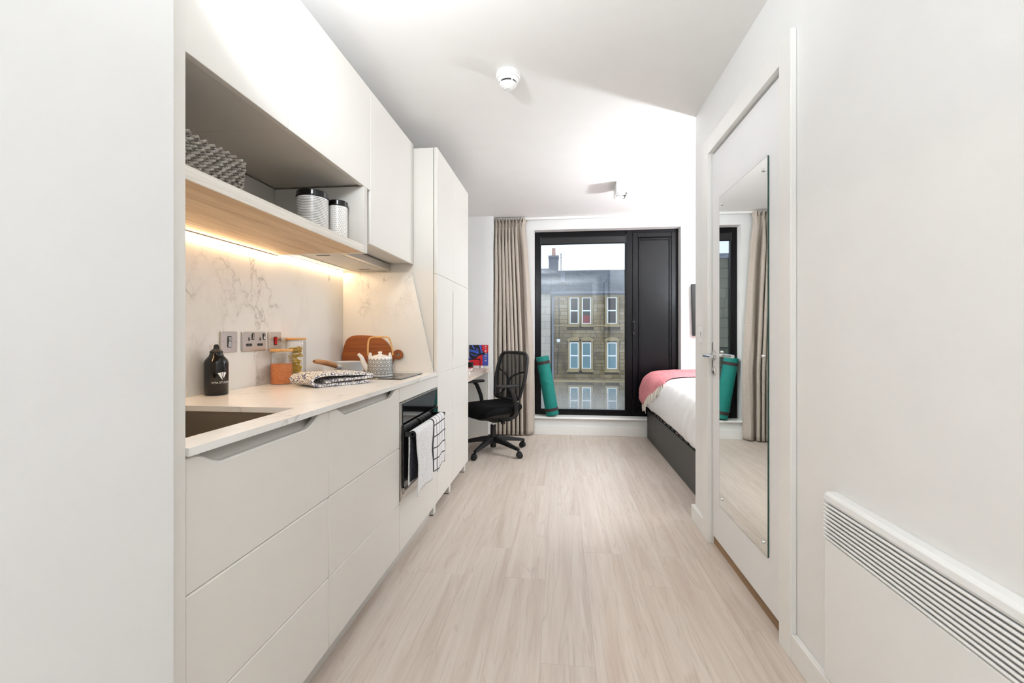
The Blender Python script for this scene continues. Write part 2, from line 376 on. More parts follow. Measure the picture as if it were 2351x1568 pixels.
def text_mesh(body, size):
    c = bpy.data.curves.new('lettering', 'FONT'); c.body = body; c.size = size; c.align_x = 'CENTER'; c.align_y = 'CENTER'; c.resolution_u = 3
    o = bpy.data.objects.new('lettering', c); COL.objects.link(o); bpy.context.view_layer.update()
    me = bpy.data.meshes.new_from_object(o.evaluated_get(bpy.context.evaluated_depsgraph_get()))
    vs = [v.co.copy() for v in me.vertices]; fs = [tuple(p.vertices) for p in me.polygons]
    bpy.data.objects.remove(o); bpy.data.meshes.remove(me); return vs, fs
# ================================================================== THE SETTING
XW, YF, ZC, XR, YE = -1.35, 4.82, 2.39, 0.79, 2.689     # splashback face, window wall, ceiling, corridor wall, end of corridor wall
XB, YB = 2.35, -1.6                                      # far bedroom wall, entrance wall
fl = struct(MB().box(-1.5, XB + .1, YB - .1, YF + .3, -.10, -.004).build('floor', 'floor'), 'pale oak plank floor running to the window', 'floor')
unit = {}
def cube_mesh(key, mat, bev=0.0):
    if key not in unit:
        me = bpy.data.meshes.new(key); bm = bmesh.new(); bmesh.ops.create_cube(bm, size=1.0)
        if bev: bmesh.ops.bevel(bm, geom=bm.edges[:], offset=bev, segments=1, affect='EDGES')
        bm.to_mesh(me); bm.free(); me.materials.append(M[mat]); unit[key] = me
    return unit[key]
def block(name, key, mat, parent, x0, x1, y0, y1, z0, z1, bev=0.0):
    o = bpy.data.objects.new(name, cube_mesh(key, mat, bev)); COL.objects.link(o); o.parent = parent
    o.location = Vector(((x0 + x1) / 2, (y0 + y1) / 2, (z0 + z1) / 2)) - ORG[parent.name]; o.scale = (x1 - x0, y1 - y0, z1 - z0); return o
PWID, PLEN, g = 0.184, 1.22, 0.0002
row = 0; x = -1.36
while x < XB:
    x1 = min(x + PWID, XB); ya = 3.40 if x1 < -0.86 else (2.62 if x > 0.76 else YB)
    y = ya - random.choice((.1, .35, .6, .85, 1.05)); 
    while y < YF:
        y0, y1 = max(y, ya), min(y + PLEN, YF)
        if y1 - y0 > .02: block('floor_plank', 'floor_plank', 'floor', fl, x + g, x1 - g, y0 + g, y1 - g, -.004, 0)
        y += PLEN
    x += PWID
struct(MB().box(-1.6, XB + .1, YB - .1, YF + .3, ZC, ZC + .12).build('ceiling', 'ceiling'), 'smooth white ceiling over the whole studio', 'ceiling')
struct(MB().box(-1.5, -1.363, .60, YF, 0, ZC).build('wall_left', 'wall'), 'white wall behind the kitchen units and desk', 'wall')
struct(MB().box(-1.5, -.72, YB, .737, 0, ZC).build('wall_entrance', 'wall'), 'off-white wall pier at the left edge of the picture', 'wall')
struct(MB().box(-1.5, XB, YB - .1, YB, 0, ZC).build('wall_back', 'wall'), 'white entrance wall behind the viewpoint', 'wall')
DY0, DY1, DZ = 1.651, 2.409, 2.057
w = MB().box(XR, XR + .11, YB, DY0 - .03, 0, ZC).box(XR, XR + .11, DY1 + .03, YE, 0, ZC).box(XR, XR + .11, DY0 - .03, DY1 + .03, DZ + .03, ZC)
struct(w.build('wall_right', 'wall'), 'white corridor wall holding the heater and the mirrored door', 'wall')
struct(MB().box(XR + .111, XB, YE - .1, YE, 0, ZC).build('wall_bathroom', 'wall'), 'white wall of the bathroom pod facing the bed', 'wall')
struct(MB().box(XB, XB + .1, YE - .1, YF, 0, ZC).build('wall_bedroom', 'wall'), 'white wall on the far side of the bed', 'wall')
WX0, WX1, WZ0, WZ1 = -.30, 1.268, .20, 2.258
w = MB().box(-1.363, WX0, YF, YF + .25, 0, ZC).box(WX1, XB + .1, YF, YF + .25, 0, ZC).box(WX0, WX1, YF, YF + .25, WZ1, ZC).box(WX0, WX1, YF, YF + .25, 0, WZ0 - .03)
struct(w.build('wall_far', 'wall'), 'white far wall around the large dark window', 'wall')
struct(MB().box(-1.363, -.739, 4.685, YF, 0, ZC).build('wall_pier', 'wall'), 'white boxed-out pier between desk and curtain', 'wall')
# baseboards and trims
b = MB().box(.77, XR, -.6, 1.57, 0, .089)
struct(b.build('baseboard_right', 'trim', bevel=.003), 'cream skirting board under the panel heater', 'skirting')
b = MB().box(.77, XR, 2.495, YE + .018, 0, .089).box(XR, XB, YE, YE + .018, 0, .089)
struct(b.build('baseboard_corner', 'trim', bevel=.003), 'cream skirting board wrapping the corridor wall corner', 'skirting')
struct(MB().box(-.735, XB, YF - .016, YF, 0, .10).build('baseboard_far', 'trim', bevel=.003), 'white skirting board below the window sill', 'skirting')
def sill():
    m = MB().box(WX0, WX1, YF - .004, YF + .112, WZ0 - .028, WZ0)
    m.prism([(YF - .004, WZ0 - .028), (YF - .004, WZ0)] + [(YF - .004 - .03 * math.sin(math.radians(a)), WZ0 - .014 + .014 * math.cos(math.radians(a))) for a in range(10, 180, 17)], 'x', WX0 - .01, WX1 + .03)
    return m
struct(sill().build('trim_1', 'trim', smooth=40), 'rounded white window sill with the mat standing on it', 'window sill')
# door casing with jamb lining and stop
c = MB()
for y0, y1 in ((1.57, DY0), (DY1, 2.495)): c.box(.77, XR - .0005, y0, y1, 0, 2.139)
c.box(.77, XR - .0005, DY0, DY1, DZ, 2.139)
c.box(XR - .0005, XR + .11, DY0 - .028, DY0, 0, DZ + .028).box(XR - .0005, XR + .11, DY1, DY1 + .028, 0, DZ + .028).box(XR - .0005, XR + .11, DY0, DY1, DZ, DZ + .028)
struct(c.build('trim_2', 'trim', bevel=.002), 'white door casing around the mirrored door', 'door frame')
struct(MB().box(.80, .88, DY0, DY1, 0, .036).build('trim_3', 'threshold', bevel=.002), 'brown timber threshold strip under the mirrored door', 'threshold')
# bathroom door
dr = thing('door_1', (.815, (DY0 + DY1) / 2, .044), 'white flush door carrying a tall mirror', 'door'); dr['kind'] = 'structure'
XD = .795
MB().box(XD, XD + .044, DY0 + .003, DY1 - .003, .044, DZ - .009).build('door_leaf', 'door', dr, bevel=.0015)
hy, hz = 2.379, .992
ry = Matrix.Rotation(-PI/2, 3, 'Y')
hnd = MB().lathe([(0, 0), (.026, 0), (.026, .006), (.022, .009), (0, .009)], (XD, hy, hz), 28, ry).build('handle_rose', 'chrome', dr, smooth=40)
MB().tube(catmull([(XD - .006, hy, hz), (XD - .035, hy, hz), (XD - .052, hy - .006, hz), (XD - .056, hy - .022, hz), (XD - .056, hy - .12, hz)], 6), .0095, 14).build('lever', 'chrome', hnd, smooth=50)
lk = MB().lathe([(0, 0), (.026, 0), (.026, .005), (.022, .008), (0, .008)], (XD, hy, .908), 28, ry).build('lock_escutcheon', 'chrome', dr, smooth=40)
MB().box(XD - .0095, XD - .006, hy - .003, hy + .003, .898, .912).build('keyhole', 'dark', lk)
MB().box(XD - .003, XD - .0005, DY1 - .0035, DY1 - .001, .92, 1.06).build('latch_plate', 'lensred', dr)
# mirror on the door
MY0, MY1, MZ0, MZ1 = 1.778, 2.295, .240, 1.791
mr = thing('door_mirror', (XD - .004, (MY0 + MY1) / 2, MZ0), 'tall frameless mirror screwed to the white door', 'mirror')
MB().box(XD - .0055, XD - .001, MY0, MY1, MZ0, MZ1).build('glass_body', 'glassedge', mr)
MB().add([(XD - .0057, MY0 + .0015, MZ0 + .0015), (XD - .0057, MY1 - .0015, MZ0 + .0015), (XD - .0057, MY1 - .0015, MZ1 - .0015), (XD - .0057, MY0 + .0015, MZ1 - .0015)], [(0, 1, 2, 3)]).build('mirror_face', 'mirror', mr)
for y in (MY0 + .035, MY1 - .035):
    for z in (MZ0 + .045, 1.015, MZ1 - .045):
        MB().lathe([(0, 0), (.0065, 0), (.0065, .004), (.004, .007), (0, .008)], (XD - .0058, y, z), 14, ry).build('mirror_screw', 'chrome', mr, smooth=40)
# ------------------------------------------------------------------ window
YG = YF + .11
wn = thing('window_1', ((WX0 + WX1) / 2, YG + .03, WZ0), 'black framed window with a clear pane and a solid side panel', 'window'); wn['kind'] = 'structure'
def wx(px): return on_plane(px, 750, Y=YG).x
xa, xb, xc = wx(1240), wx(1437), wx(1452)
MB().box(WX0, xa, YG, YG + .07, WZ0, WZ1).box(xb, xc, YG, YG + .07, WZ0, WZ1).box(xa, xb, YG, YG + .07, WZ0, .255).box(xa, xb, YG, YG + .07, 2.19, WZ1).box(xc, WX1, YG, YG + .07, WZ0, .235).box(xc, WX1, YG, YG + .07, 2.225, WZ1).box(WX1 - .025, WX1, YG, YG + .07, .235, 2.225).build('frame', 'blackmetal', wn, bevel=.004)
MB().box(xa, xb, YG + .028, YG + .034, .255, 2.19).build('pane', 'pane', wn)
for q in ((xa, xa + .010, .255, 2.19), (xb - .010, xb, .255, 2.19), (xa + .01, xb - .01, .255, .265)):
    MB().box(q[0], q[1], YG - .006, YG + .0275, q[2], q[3]).build('glazing_bead', 'blackmetal', wn, bevel=.003)
bl = MB().prism([(YG - .02, 2.115), (YG + .02, 2.115), (YG + .02, 2.20), (YG - .012, 2.20), (YG - .02, 2.19)], 'x', xa + .012, xb - .012).build('blind_cassette', 'blackplastic', wn, bevel=.002)
MB().box(xa + .012, xb - .012, YG - .022, YG - .012, 2.108, 2.120).build('blind_bar', 'blackmetal', bl, bevel=.002)
for xx in (xa + .006, xb - .006): MB().box(xx - .007, xx + .007, YG - .021, YG + .021, 2.105, 2.205).build('blind_bracket', 'blackplastic', bl, bevel=.003)
# solid opening panel with raised moulding
pl = MB().box(xc + .001, WX1 - .026, YG + .012, YG + .06, .236, 2.224).build('side_panel', 'blackmetal', wn, bevel=.002)
sx0, sx1, sz0, sz1 = wx(1466), wx(1541), .30, 2.165
def ring(m, x0, x1, z0, z1, wd, ya, yb):
    m.box(x0, x0 + wd, ya, yb, z0, z1).box(x1 - wd, x1, ya, yb, z0, z1).box(x0 + wd, x1 - wd, ya, yb, z0, z0 + wd).box(x0 + wd, x1 - wd, ya, yb, z1 - wd, z1); return m
ring(MB(), xc + .001, WX1 - .026, .236, 2.224, .05, YG - .012, YG + .012).build('panel_stile', 'blackmetal', pl, bevel=.004)
ring(MB(), sx0, sx1, sz0, sz1, .022, YG - .002, YG + .012).build('panel_moulding', 'blackmetal', pl, bevel=.005)
hp = on_plane(1455, 752, Y=YG - .02)
hd = MB().prism(rrect(hp.x - .013, hp.x + .013, hp.z - .075, hp.z + .075, .012), 'y', YG - .022, YG - .012).build('handle_plate', 'blackplastic', pl, bevel=.002)
MB().tube([(hp.x, YG - .022, hp.z + .05), (hp.x, YG - .05, hp.z + .05), (hp.x, YG - .055, hp.z + .04), (hp.x, YG - .055, hp.z - .05)], .009, 10).build('handle_lever', 'blackmetal', hd, smooth=50)
MB().lathe([(0, 0), (.006, 0), (.006, .006), (0, .006)], (hp.x, YG - .022, hp.z - .02), 12, Matrix.Rotation(PI/2, 3, 'X')).build('key_button', 'chrome', hd, smooth=40)
# ================================================================== KITCHEN
XF = -.75                                           # front plane of the base doors
ZT, ZTB = .873, .856                                # worktop top and underside
Y0, Y1, Y2, Y3, Y4, Y5 = .738, 1.338, 1.959, 2.578, 2.959, 3.465
GZ = [.081, .312, .5715, .852]
# filler panel beside the wall
tag(MB().box(-.765, -.745, .7375, .790, 0, ZC - .001).build('filler_panel', 'cab', bevel=.001), 'narrow full-height filler strip beside the entrance wall', 'panel')
def drawer_poly(ya, yb, z0, z1, s0=None, s1=None, depth=.032, r=.055):
    if s0 is None: return [(ya, z0), (yb, z0), (yb, z1), (ya, z1)]
    p = [(ya, z0), (yb, z0), (yb, z1), (s1 + r * .6, z1)]
    p += [(s1 + r * .6 - (1.5 * r) * t, z1 - depth * (3 * t * t - 2 * t ** 3)) for t in (.1, .2, .3, .4, .5, .6, .7, .8, .9, 1)]
    p += [(s0 - r * .6 + 1.5 * r * t, z1 - depth * (3 * t * t - 2 * t ** 3)) for t in (1, .9, .8, .7, .6, .5, .4, .3, .2, .1)]
    return p + [(s0 - r * .6, z1), (ya, z1)]
def base_unit(ya, yb, s0, s1, label, sinkhole):
    t = thing('drawer_cabinet', ((XF + XW) / 2, (ya + yb) / 2, .081), label, 'cabinet', 'handleless base cabinets under the worktop')
    body = MB().box(XW, XF - .0215, ya + .001, ya + .018, .081, ZTB - .001).box(XW, XF - .0215, yb - .018, yb - .001, .081, ZTB - .001)
    body.box(XW, XF - .0215, ya + .018, yb - .018, .081, .10).box(XW, XW + .01, ya + .018, yb - .018, .10, ZTB - .06).build('carcass', 'cabin', t)
    MB().prism([(XF - .0205, .805), (XF - .0205, .818), (XF - .026, .823), (XF - .046, .840), (XF - .052, ZTB - .001), (XF - .075, ZTB - .001), (XF - .07, .805)], 'y', ya + .0185, yb - .0185).build('grip_rail', 'cab', t)
    for i in range(3):
        a, b = GZ[i] + (.0005 if i else 0), GZ[i + 1] - (.0005 if i < 2 else 0)
        MB().prism(drawer_poly(ya + .0015, yb - .0015, a, b, *((s0, s1) if i == 2 else ())), 'x', XF - .02, XF).build('drawer_front', 'cab', t, bevel=.0034, seg=1)
    return t
base_unit(Y0 + .054, Y1, .845, 1.262, 'wide grey drawer cabinet under the sink beside the filler strip', True)
base_unit(Y1, Y2, 1.41, 1.892, 'grey drawer cabinet between the sink cabinet and the oven', False)
tag(MB().box(-.81, -.794, .74, 2.562, 0, .080).build('plinth', 'plinth'), 'recessed pale plinth board under the base cabinets', 'plinth')
# oven housing
oh = thing('oven_housing', ((XF + XW) / 2, (Y2 + Y3) / 2, .081), 'grey housing cabinet surrounding the built-in oven', 'cabinet')
MB().box(XW, XF - .0215, Y2 + .001, Y2 + .018, .081, ZTB - .001).box(XW, XF - .0215, Y3 - .018, Y3 - .001, .081, ZTB - .001).box(XW, XF - .0215, Y2 + .018, Y3 - .018, .081, .10).build('carcass', 'cabin', oh)
MB().box(XF - .02, XF, Y2 + .0015, Y3 - .0015, .783, .852).build('top_panel', 'cab', oh, bevel=.0015)
MB().box(XF - .02, XF, Y2 + .0015, Y3 - .0015, .081, .318).build('drawer_front', 'cab', oh, bevel=.0015)
ov = thing('oven', (-.95, (Y2 + Y3) / 2, .322), 'compact built-in oven with black glass and steel trim', 'oven')
OY0, OY1 = Y2 + .004, Y3 - .004
MB().box(-1.28, XF - .022, Y2 + .02, Y3 - .02, .33, .772).build('oven_body', 'greyplastic', ov)
MB().box(XF - .0215, XF + .004, OY0, OY0 + .022, .322, .780).box(XF - .0215, XF + .004, OY1 - .022, OY1, .322, .780).box(XF - .0215, XF + .004, OY0 + .022, OY1 - .022, .322, .345).box(XF - .0215, XF + .004, OY0 + .022, OY1 - .022, .772, .780).build('steel_surround', 'steel', ov, bevel=.001)
MB().box(XF - .0215, XF + .007, OY0 + .0225, OY1 - .0225, .680, .7715).build('control_panel', 'blackglass', ov, bevel=.001)
od = MB().box(XF - .0215, XF + .012, OY0 + .0225, OY1 - .0225, .375, .674).build('oven_door', 'blackglass', ov, bevel=.002)
MB().prism([(XF - .02, .346), (XF + .012, .352), (XF + .017, .362), (XF + .012, .3745), (XF - .02, .3745)], 'y', OY0 + .0225, OY1 - .0225).build('door_foot_rail', 'steel', od, bevel=.002)
BX, BZ = -.700, .628
MB().tube([(BX, OY0 + .03, BZ), (BX, OY1 - .03, BZ)], .0075, 14).build('handle_bar', 'blackmetal', od, smooth=50)
for y in (OY0 + .03, OY1 - .042): MB().box(XF + .0125, BX + .009, y, y + .012, BZ - .011, BZ + .011).build('handle_bracket', 'blackplastic', od, bevel=.002)
# tall cabinet
tc = thing('tall_cabinet', ((XF + XW) / 2, (Y3 + Y5) / 2, 0), 'tall pale grey two-door cabinet between oven and desk', 'cabinet')
MB().box(XW, XF - .026, Y3 + .008, Y5, .081, 2.242).build('carcass', 'cab', tc, bevel=.001)
TZ = [.081, .312, .5715, .860, 1.4707, 2.242]
sl0, sl1 = .914, 1.42
for a, b_, side in ((Y3 + .002, Y4 - .001, 0), (Y4 + .001, Y5, 1)):
    for i in range(5):
        z0, z1 = TZ[i] + (.0004 if i else 0), TZ[i + 1] - (.0004 if i < 4 else 0)
        if i == 3 and side == 1:
            dp = .022
            poly = [(a, z0), (b_, z0), (b_, z1), (a, z1), (a, sl1)] + [(a + dp * math.sin(t * PI / 2) , sl1 - .05 * t) for t in (.25, .5, .75, 1)] + [(a + dp * math.sin(t * PI / 2), sl0 + .05 * t) for t in (1, .75, .5, .25)] + [(a, sl0)]
        else: poly = [(a, z0), (b_, z0), (b_, z1), (a, z1)]
        MB().prism(poly, 'x', XF - .022, XF).build('door_panel', 'cab', tc, bevel=.003, seg=1)
for fy in (2.575, 2.940, 3.412):
    MB().box(-.815, -.7725, fy, fy + .045, .004, .0805).build('foot', 'cab', tc, bevel=.002)
    MB().box(-.813, -.7745, fy + .002, fy + .043, 0, .0042).build('foot_pad', 'dark', tc)
for fy in (2.62, 3.40): MB().box(-1.30, -1.255, fy, fy + .045, 0, .0805).build('foot', 'cab', tc)
# worktop with sink opening
SX0, SX1, SY0, SY1 = -1.215, -.822, .83, 1.268
XT = -.739
wt = MB().box(XW + .0005, SX0, .792, Y3 + .006, ZTB, ZT).box(SX1, XT, .792, Y3 + .0015, ZTB, ZT).box(SX0, SX1, .792, SY0, ZTB, ZT).box(SX0, SX1, SY1, Y3 + .0015, ZTB, ZT)
tag(wt.build('worktop', 'marble'), 'white veined quartz worktop with a sink cut-out', 'worktop')
sk = thing('sink', ((SX0 + SX1) / 2, (SY0 + SY1) / 2, .66), 'undermounted brown-grey steel sink in the worktop', 'sink')
sd = MB(); e = .006
sd.box(SX0 - e - .002, SX0 - e, SY0 - e, SY1 + e, .67, ZTB - .0005).box(SX1 + e, SX1 + e + .002, SY0 - e, SY1 + e, .67, ZTB - .0005).box(SX0 - e, SX1 + e, SY0 - e - .002, SY0 - e, .67, ZTB - .0005).box(SX0 - e, SX1 + e, SY1 + e, SY1 + e + .002, .67, ZTB - .0005).box(SX0 - e, SX1 + e, SY0 - e, SY1 + e, .668, .67)
sd.build('bowl', 'sinksteel', sk)
MB().lathe([(0, .0), (.045, .0), (.045, .003), (.03, .001), (0, .001)], ((SX0 + SX1) / 2, (SY0 + SY1) / 2, .670), 28).build('drain', 'chrome', sk, smooth=40)
# splashbacks
tag(MB().box(XW - .012, XW, .74, 1.944, ZT, 1.4765).box(XW - .012, XW, 1.944, 2.590, ZT, 1.4935).build('splashback', 'marble'), 'white veined quartz splashback behind the worktop', 'splashback')
YS = Y3 + .006
tag(MB().prism([(XW + .0005, ZT + .0003), (-.772, ZT + .0003), (-.908, 1.482), (XW + .0005, 1.482)], 'y', YS - .012, YS).build('side_splashback', 'marble', bevel=.001), 'slant-edged quartz side panel against the tall cabinet', 'splashback')
# wall cabinets
XU, UZ, UT = -.90, 1.783, 2.262
for ya, yb, z0, lab in ((.754, 1.354, UZ, 'white wall cabinet nearest the entrance wall, above the woven basket'), (1.354, 1.976, UZ, 'white wall cabinet in the middle, above the two canisters'), (1.976, 2.584, 1.530, 'longer white wall cabinet over the cooker hood')):
    t = thing('wall_cabinet', ((XU + XW) / 2, (ya + yb) / 2, z0), lab, 'cabinet', 'white wall cabinets in a row')
    MB().box(XW - .01, XU - .023, ya + .0005, yb - .0005, z0 + .006, UT).build('carcass', 'cabin', t)
    MB().box(XU - .021, XU, ya + .0018, yb - .0018, z0, UT).build('door_panel', 'cab', t, bevel=.0018)
tag(MB().box(XW - .01, XU, 1.909, 1.943, 1.478, UZ - .001).build('niche_end_panel', 'cabin', bevel=.001), 'pale end panel closing the open shelf beside the canisters', 'panel')
sh = thing('open_shelf', ((XU + XW) / 2, 1.33, 1.477), 'thick oak shelf with whitened front edge under the wall cabinets', 'shelf')
MB().box(XW + .012, XU - .006, .754, 1.908, 1.477, 1.511).build('shelf_board', 'oak', sh)
MB().box(XU - .006, XU, .754, 1.908, 1.477, 1.511).build('front_edge', 'oakfront', sh)
MB().box(XW + .002, XW + .012, .754, 1.908, 1.512, UZ - .001).build('niche_back', 'cabin', sh)
ls = thing('led_strip', (XW + .007, 1.66, 1.468), 'glowing warm light strip along the back of the oak shelf', 'light strip')
MB().box(XW + .001, XW + .0105, .757, 1.940, 1.4715, 1.4755).box(XW + .001, XW + .0105, 1.950, 2.560, 1.4895, 1.4932).build('channel', 'white', ls)
MB().box(XW + .002, XW + .0095, .757, 1.940, 1.4690, 1.4714).box(XW + .002, XW + .0095, 1.950, 2.560, 1.4870, 1.4894).build('diffuser', 'led', ls)
# cooker hood
HXF = -1.036
ho = thing('cooker_hood', (-1.2, 2.26, 1.49), 'slim pull-out cooker hood under the longer wall cabinet', 'cooker hood')
MB().box(XW + .013, HXF - .03, 1.948, 2.562, 1.494, 1.529).build('hood_body', 'cabin', ho)
MB().box(HXF - .029, HXF, 1.948, 2.562, 1.490, 1.526).build('visor', 'steel', ho, bevel=.002)
gp = MB().box(XW + .10, HXF - .036, 1.975, 2.545, 1.4905, 1.4938).build('filter_panel', 'plinth', ho, bevel=.001)
for y in (2.02, 2.475): MB().prism(rrect(-1.20, -1.13, y, y + .012, .005), 'z', 1.4897, 1.4904).build('finger_slot', 'dark', gp)
MB().prism(rrect(XW + .025, XW + .075, 1.98, 2.53, .012), 'z', 1.4905, 1.4938).build('lamp_lens', 'white', ho)
# hob
hb = thing('hob', (-1.05, 2.29, ZT), 'black glass hob set on the worktop under the teapot', 'hob')
MB().prism(rrect(-1.29, -.80, 2.118, 2.458, .004), 'z', ZT + .0003, ZT + .005).build('glass_plate', 'blackglass', hb, bevel=.001)
for cx in (-1.17, -.94):
    pts = [(cx + .075 * math.cos(a * PI / 24), 2.30 + .075 * math.sin(a * PI / 24), ZT + .0051) for a in range(48)]
    MB().tube(pts, .0008, 4, True).build('zone_ring', 'greyplastic', hb)
ZH = ZT + .0052
# sockets and switches on the splashback
def rocker(parent, y, z, mat, w=.010, h=.020):
    MB().prism(rrect(y - w - .002, y + w + .002, z - h - .003, z + h + .003, .004), 'x', XW + .0085, XW + .0098).build('rocker_surround', 'dark', parent)
    MB().prism([(XW + .0098, z - h), (XW + .0125, z - h), (XW + .0108, z), (XW + .0142, z + h), (XW + .0098, z + h)], 'y', y - w, y + w).build('rocker', mat, parent, bevel=.001)
def plate(name, ya, yb, z0, z1, label, cat):
    t = thing(name, (XW, (ya + yb) / 2, z0), label, cat, 'steel outlets on the splashback')
    MB().prism(rrect(ya, yb, z0, z1, .006), 'x', XW + .0003, XW + .0085).build('face_plate', 'steel', t, bevel=.0015)
    for y in (ya + .010, yb - .010):
        MB().lathe([(0, 0), (.0035, 0), (.0035, .001), (0, .0012)], (XW + .0085, y, (z0 + z1) / 2), 12, Matrix.Rotation(PI/2, 3, 'Y')).build('screw', 'chrome', t)
    return t
SZ0, SZ1 = 1.028, 1.114
t = plate('light_switch', 1.587, 1.675, SZ0, SZ1, 'single steel wall switch with a tall rocker above the bottle', 'switch'); rocker(t, 1.631, 1.071, 'chrome', .009, .020)
t = plate('double_socket', 1.704, 1.852, SZ0, SZ1, 'steel double power socket between the two single switches', 'socket')
for y in (1.742, 1.812):
    MB().box(XW + .0085, XW + .0095, y - .004, y + .004, 1.074, 1.088).build('earth_slot', 'greyplastic', t)
    MB().prism(rrect(y - .018, y + .018, 1.050, 1.062, .005), 'x', XW + .0085, XW + .0093).build('pin_slots', 'greyplastic', t)
    for dy in (-.010, .010): MB().box(XW + .0093, XW + .0098, y + dy - .003, y + dy + .003, 1.0535, 1.0585).build('pin_hole', 'dark', t)
    rocker(t, y + .0255, 1.092, 'chrome', .006, .012)
t = plate('cooker_switch', 1.873, 1.961, SZ0, SZ1, 'steel wall switch with a red rocker behind the jars', 'switch'); rocker(t, 1.917, 1.071, 'redplastic', .009, .017)
# ------------------------------------------------------------------ heater, ceiling fittings, wall switch
ht = thing('panel_heater', (.77, .95, .12), 'white slatted panel heater on the corridor wall', 'heater')
HX, HY0, HY1 = .7556, .50, 1.355
MB().box(HX + .012, .783, HY0, HY1, .12, .640).build('casing', 'heater', ht, bevel=.002)
MB().box(HX, HX + .0115, HY0, HY1, .12, .512).build('front_plate', 'heater', ht, bevel=.003)
tp = MB().prism([(HX + .002, .618), (HX - .002, .626), (HX, .640), (HX + .008, .6475), (.7895, .6475), (.7895, .640), (HX + .013, .6405), (HX + .0125, .618)], 'y', HY0, HY1); tp.build('top_cap', 'heater', ht, bevel=.001)
for k in range(9):
    z = .516 + k * .0116
    MB().prism([(HX - .001, z), (HX + .011, z + .0025), (HX + .011, z + .0045), (HX - .001, z + .0072), (HX - .003, z + .0036)], 'y', HY0, HY1 - .001).build('slat', 'heater', ht)
MB().box(HX + .0112, HX + .0119, HY0 + .003, HY1 - .003, .514, .622).build('vent_back', 'greyplastic', ht)
sd_ = thing('smoke_detector', (-.262, 2.135, 2.30), 'white round smoke detector on the ceiling', 'smoke detector')
dc = (-.262, 2.135, 0)
MB().lathe([(0, ZC - .0005), (.058, ZC - .0005), (.060, ZC - .008), (.060, ZC - .026), (.056, ZC - .031), (0, ZC - .031)], dc, 40).build('base', 'white', sd_, smooth=35)
hdm = MB().lathe([(.052, ZC - .031), (.050, ZC - .040), (.044, ZC - .046), (0, ZC - .046)], dc, 40).build('head', 'white', sd_, smooth=35)
MB().lathe([(.040, ZC - .046), (.040, ZC - .054), (0, ZC - .054)], dc, 40).build('vent_gap', 'dark', sd_, smooth=35)
for k in range(4):
    a = k * PI / 2 + .6; MB().tube([(dc[0] + .0405 * math.cos(a), dc[1] + .0405 * math.sin(a), ZC - .046), (dc[0] + .0405 * math.cos(a), dc[1] + .0405 * math.sin(a), ZC - .055)], .004, 6).build('vent_post', 'white', sd_)
cp = MB().lathe([(0, ZC - .054), (.043, ZC - .054), (.042, ZC - .060), (.032, ZC - .070), (.022, ZC - .074), (.016, ZC - .080), (0, ZC - .082)], dc, 40).build('cap', 'white', sd_, smooth=35)
cl = thing('ceiling_light', (.508, 3.828, 2.29), 'white box ceiling light with two spot lamps', 'ceiling light')
MB().box(.459, .557, 3.727, 3.735, 2.292, ZC).box(.459, .557, 3.922, 3.930, 2.292, ZC).box(.459, .467, 3.735, 3.922, 2.292, ZC).box(.549, .557, 3.735, 3.922, 2.292, ZC).box(.467, .549, 3.735, 3.922, 2.315, ZC).build('housing', 'white', cl, bevel=.001)
for y in (3.785, 3.872):
    rg = MB().lathe([(.028, 2.3148), (.034, 2.3148), (.034, 2.296), (.037, 2.2945), (.038, 2.3148)], (.508, y, 0), 24).build('lamp_ring', 'chrome', cl, smooth=40)
    MB().lathe([(0, 2.300), (.020, 2.3005), (.031, 2.306), (.0335, 2.314), (0, 2.3145)], (.508, y, 0), 24).build('bulb', 'bulb', rg, smooth=40)
for y in (3.785, 3.872):
    sl = lamp('ceiling_spot', (.508, y, 2.288), 5, .03, (1, .97, .93)); sl.data.type = 'SPOT'; sl.data.spot_size = math.radians(95); sl.data.spot_blend = .8
sw = thing('wall_switch', (XR, 2.56, 1.06), 'white light switch at the end of the corridor wall', 'switch')
MB().prism(rrect(2.515, 2.603, 1.055, 1.143, .006), 'x', XR - .011, XR - .0003).build('face_plate', 'white', sw, bevel=.002)
MB().prism([(XR - .0112, 1.085), (XR - .013, 1.085), (XR - .0115, 1.10), (XR - .0165, 1.118), (XR - .0112, 1.118)], 'y', 2.551, 2.567).build('rocker', 'white', sw, bevel=.0008)
# ================================================================== THINGS ON THE WORKTOP AND SHELF
# black drinks bottle with printed mark
bx, by, br = -1.298, 1.512, .0395
bt = thing('drinks_bottle', (bx, by, ZT), 'glossy black drinks bottle with white printed lettering', 'bottle')
z = ZT + .0003
MB().lathe([(0, z), (br - .004, z), (br, z + .004), (br, z + .122), (br - .003, z + .132), (br - .014, z + .145), (.0225, z + .152), (.021, z + .157), (0, z + .157)], (bx, by, 0), 48).build('body', 'bottle', bt, smooth=50)
cpz = MB().lathe([(0, z + .1575), (.0215, z + .1575), (.0215, z + .163), (.0195, z + .166), (.013, z + .170), (.0105, z + .174), (0, z + .174)], (bx, by, 0), 32).build('screw_cap', 'blackplastic', bt, smooth=40)
vdir = Vector((-bx, -by, 0)).normalized(); vrt = Vector((by, -bx, 0)).normalized() * (1 if by > 0 else -1)
lx = vrt
MB().prism([(-.0095, 0), (.0095, 0), (.0085, .012), (.005, .0185), (-.005, .0185), (-.0085, .012)], 'y', -.0085, .0085).move(Matrix.Translation((bx, by, z + .172)) @ Matrix.Rotation(math.atan2(lx.y, lx.x), 4, 'Z')).build('cap_loop', 'blackplastic', cpz, bevel=.002)
rc = Vector((bx, by, z + .179)) - lx * .012
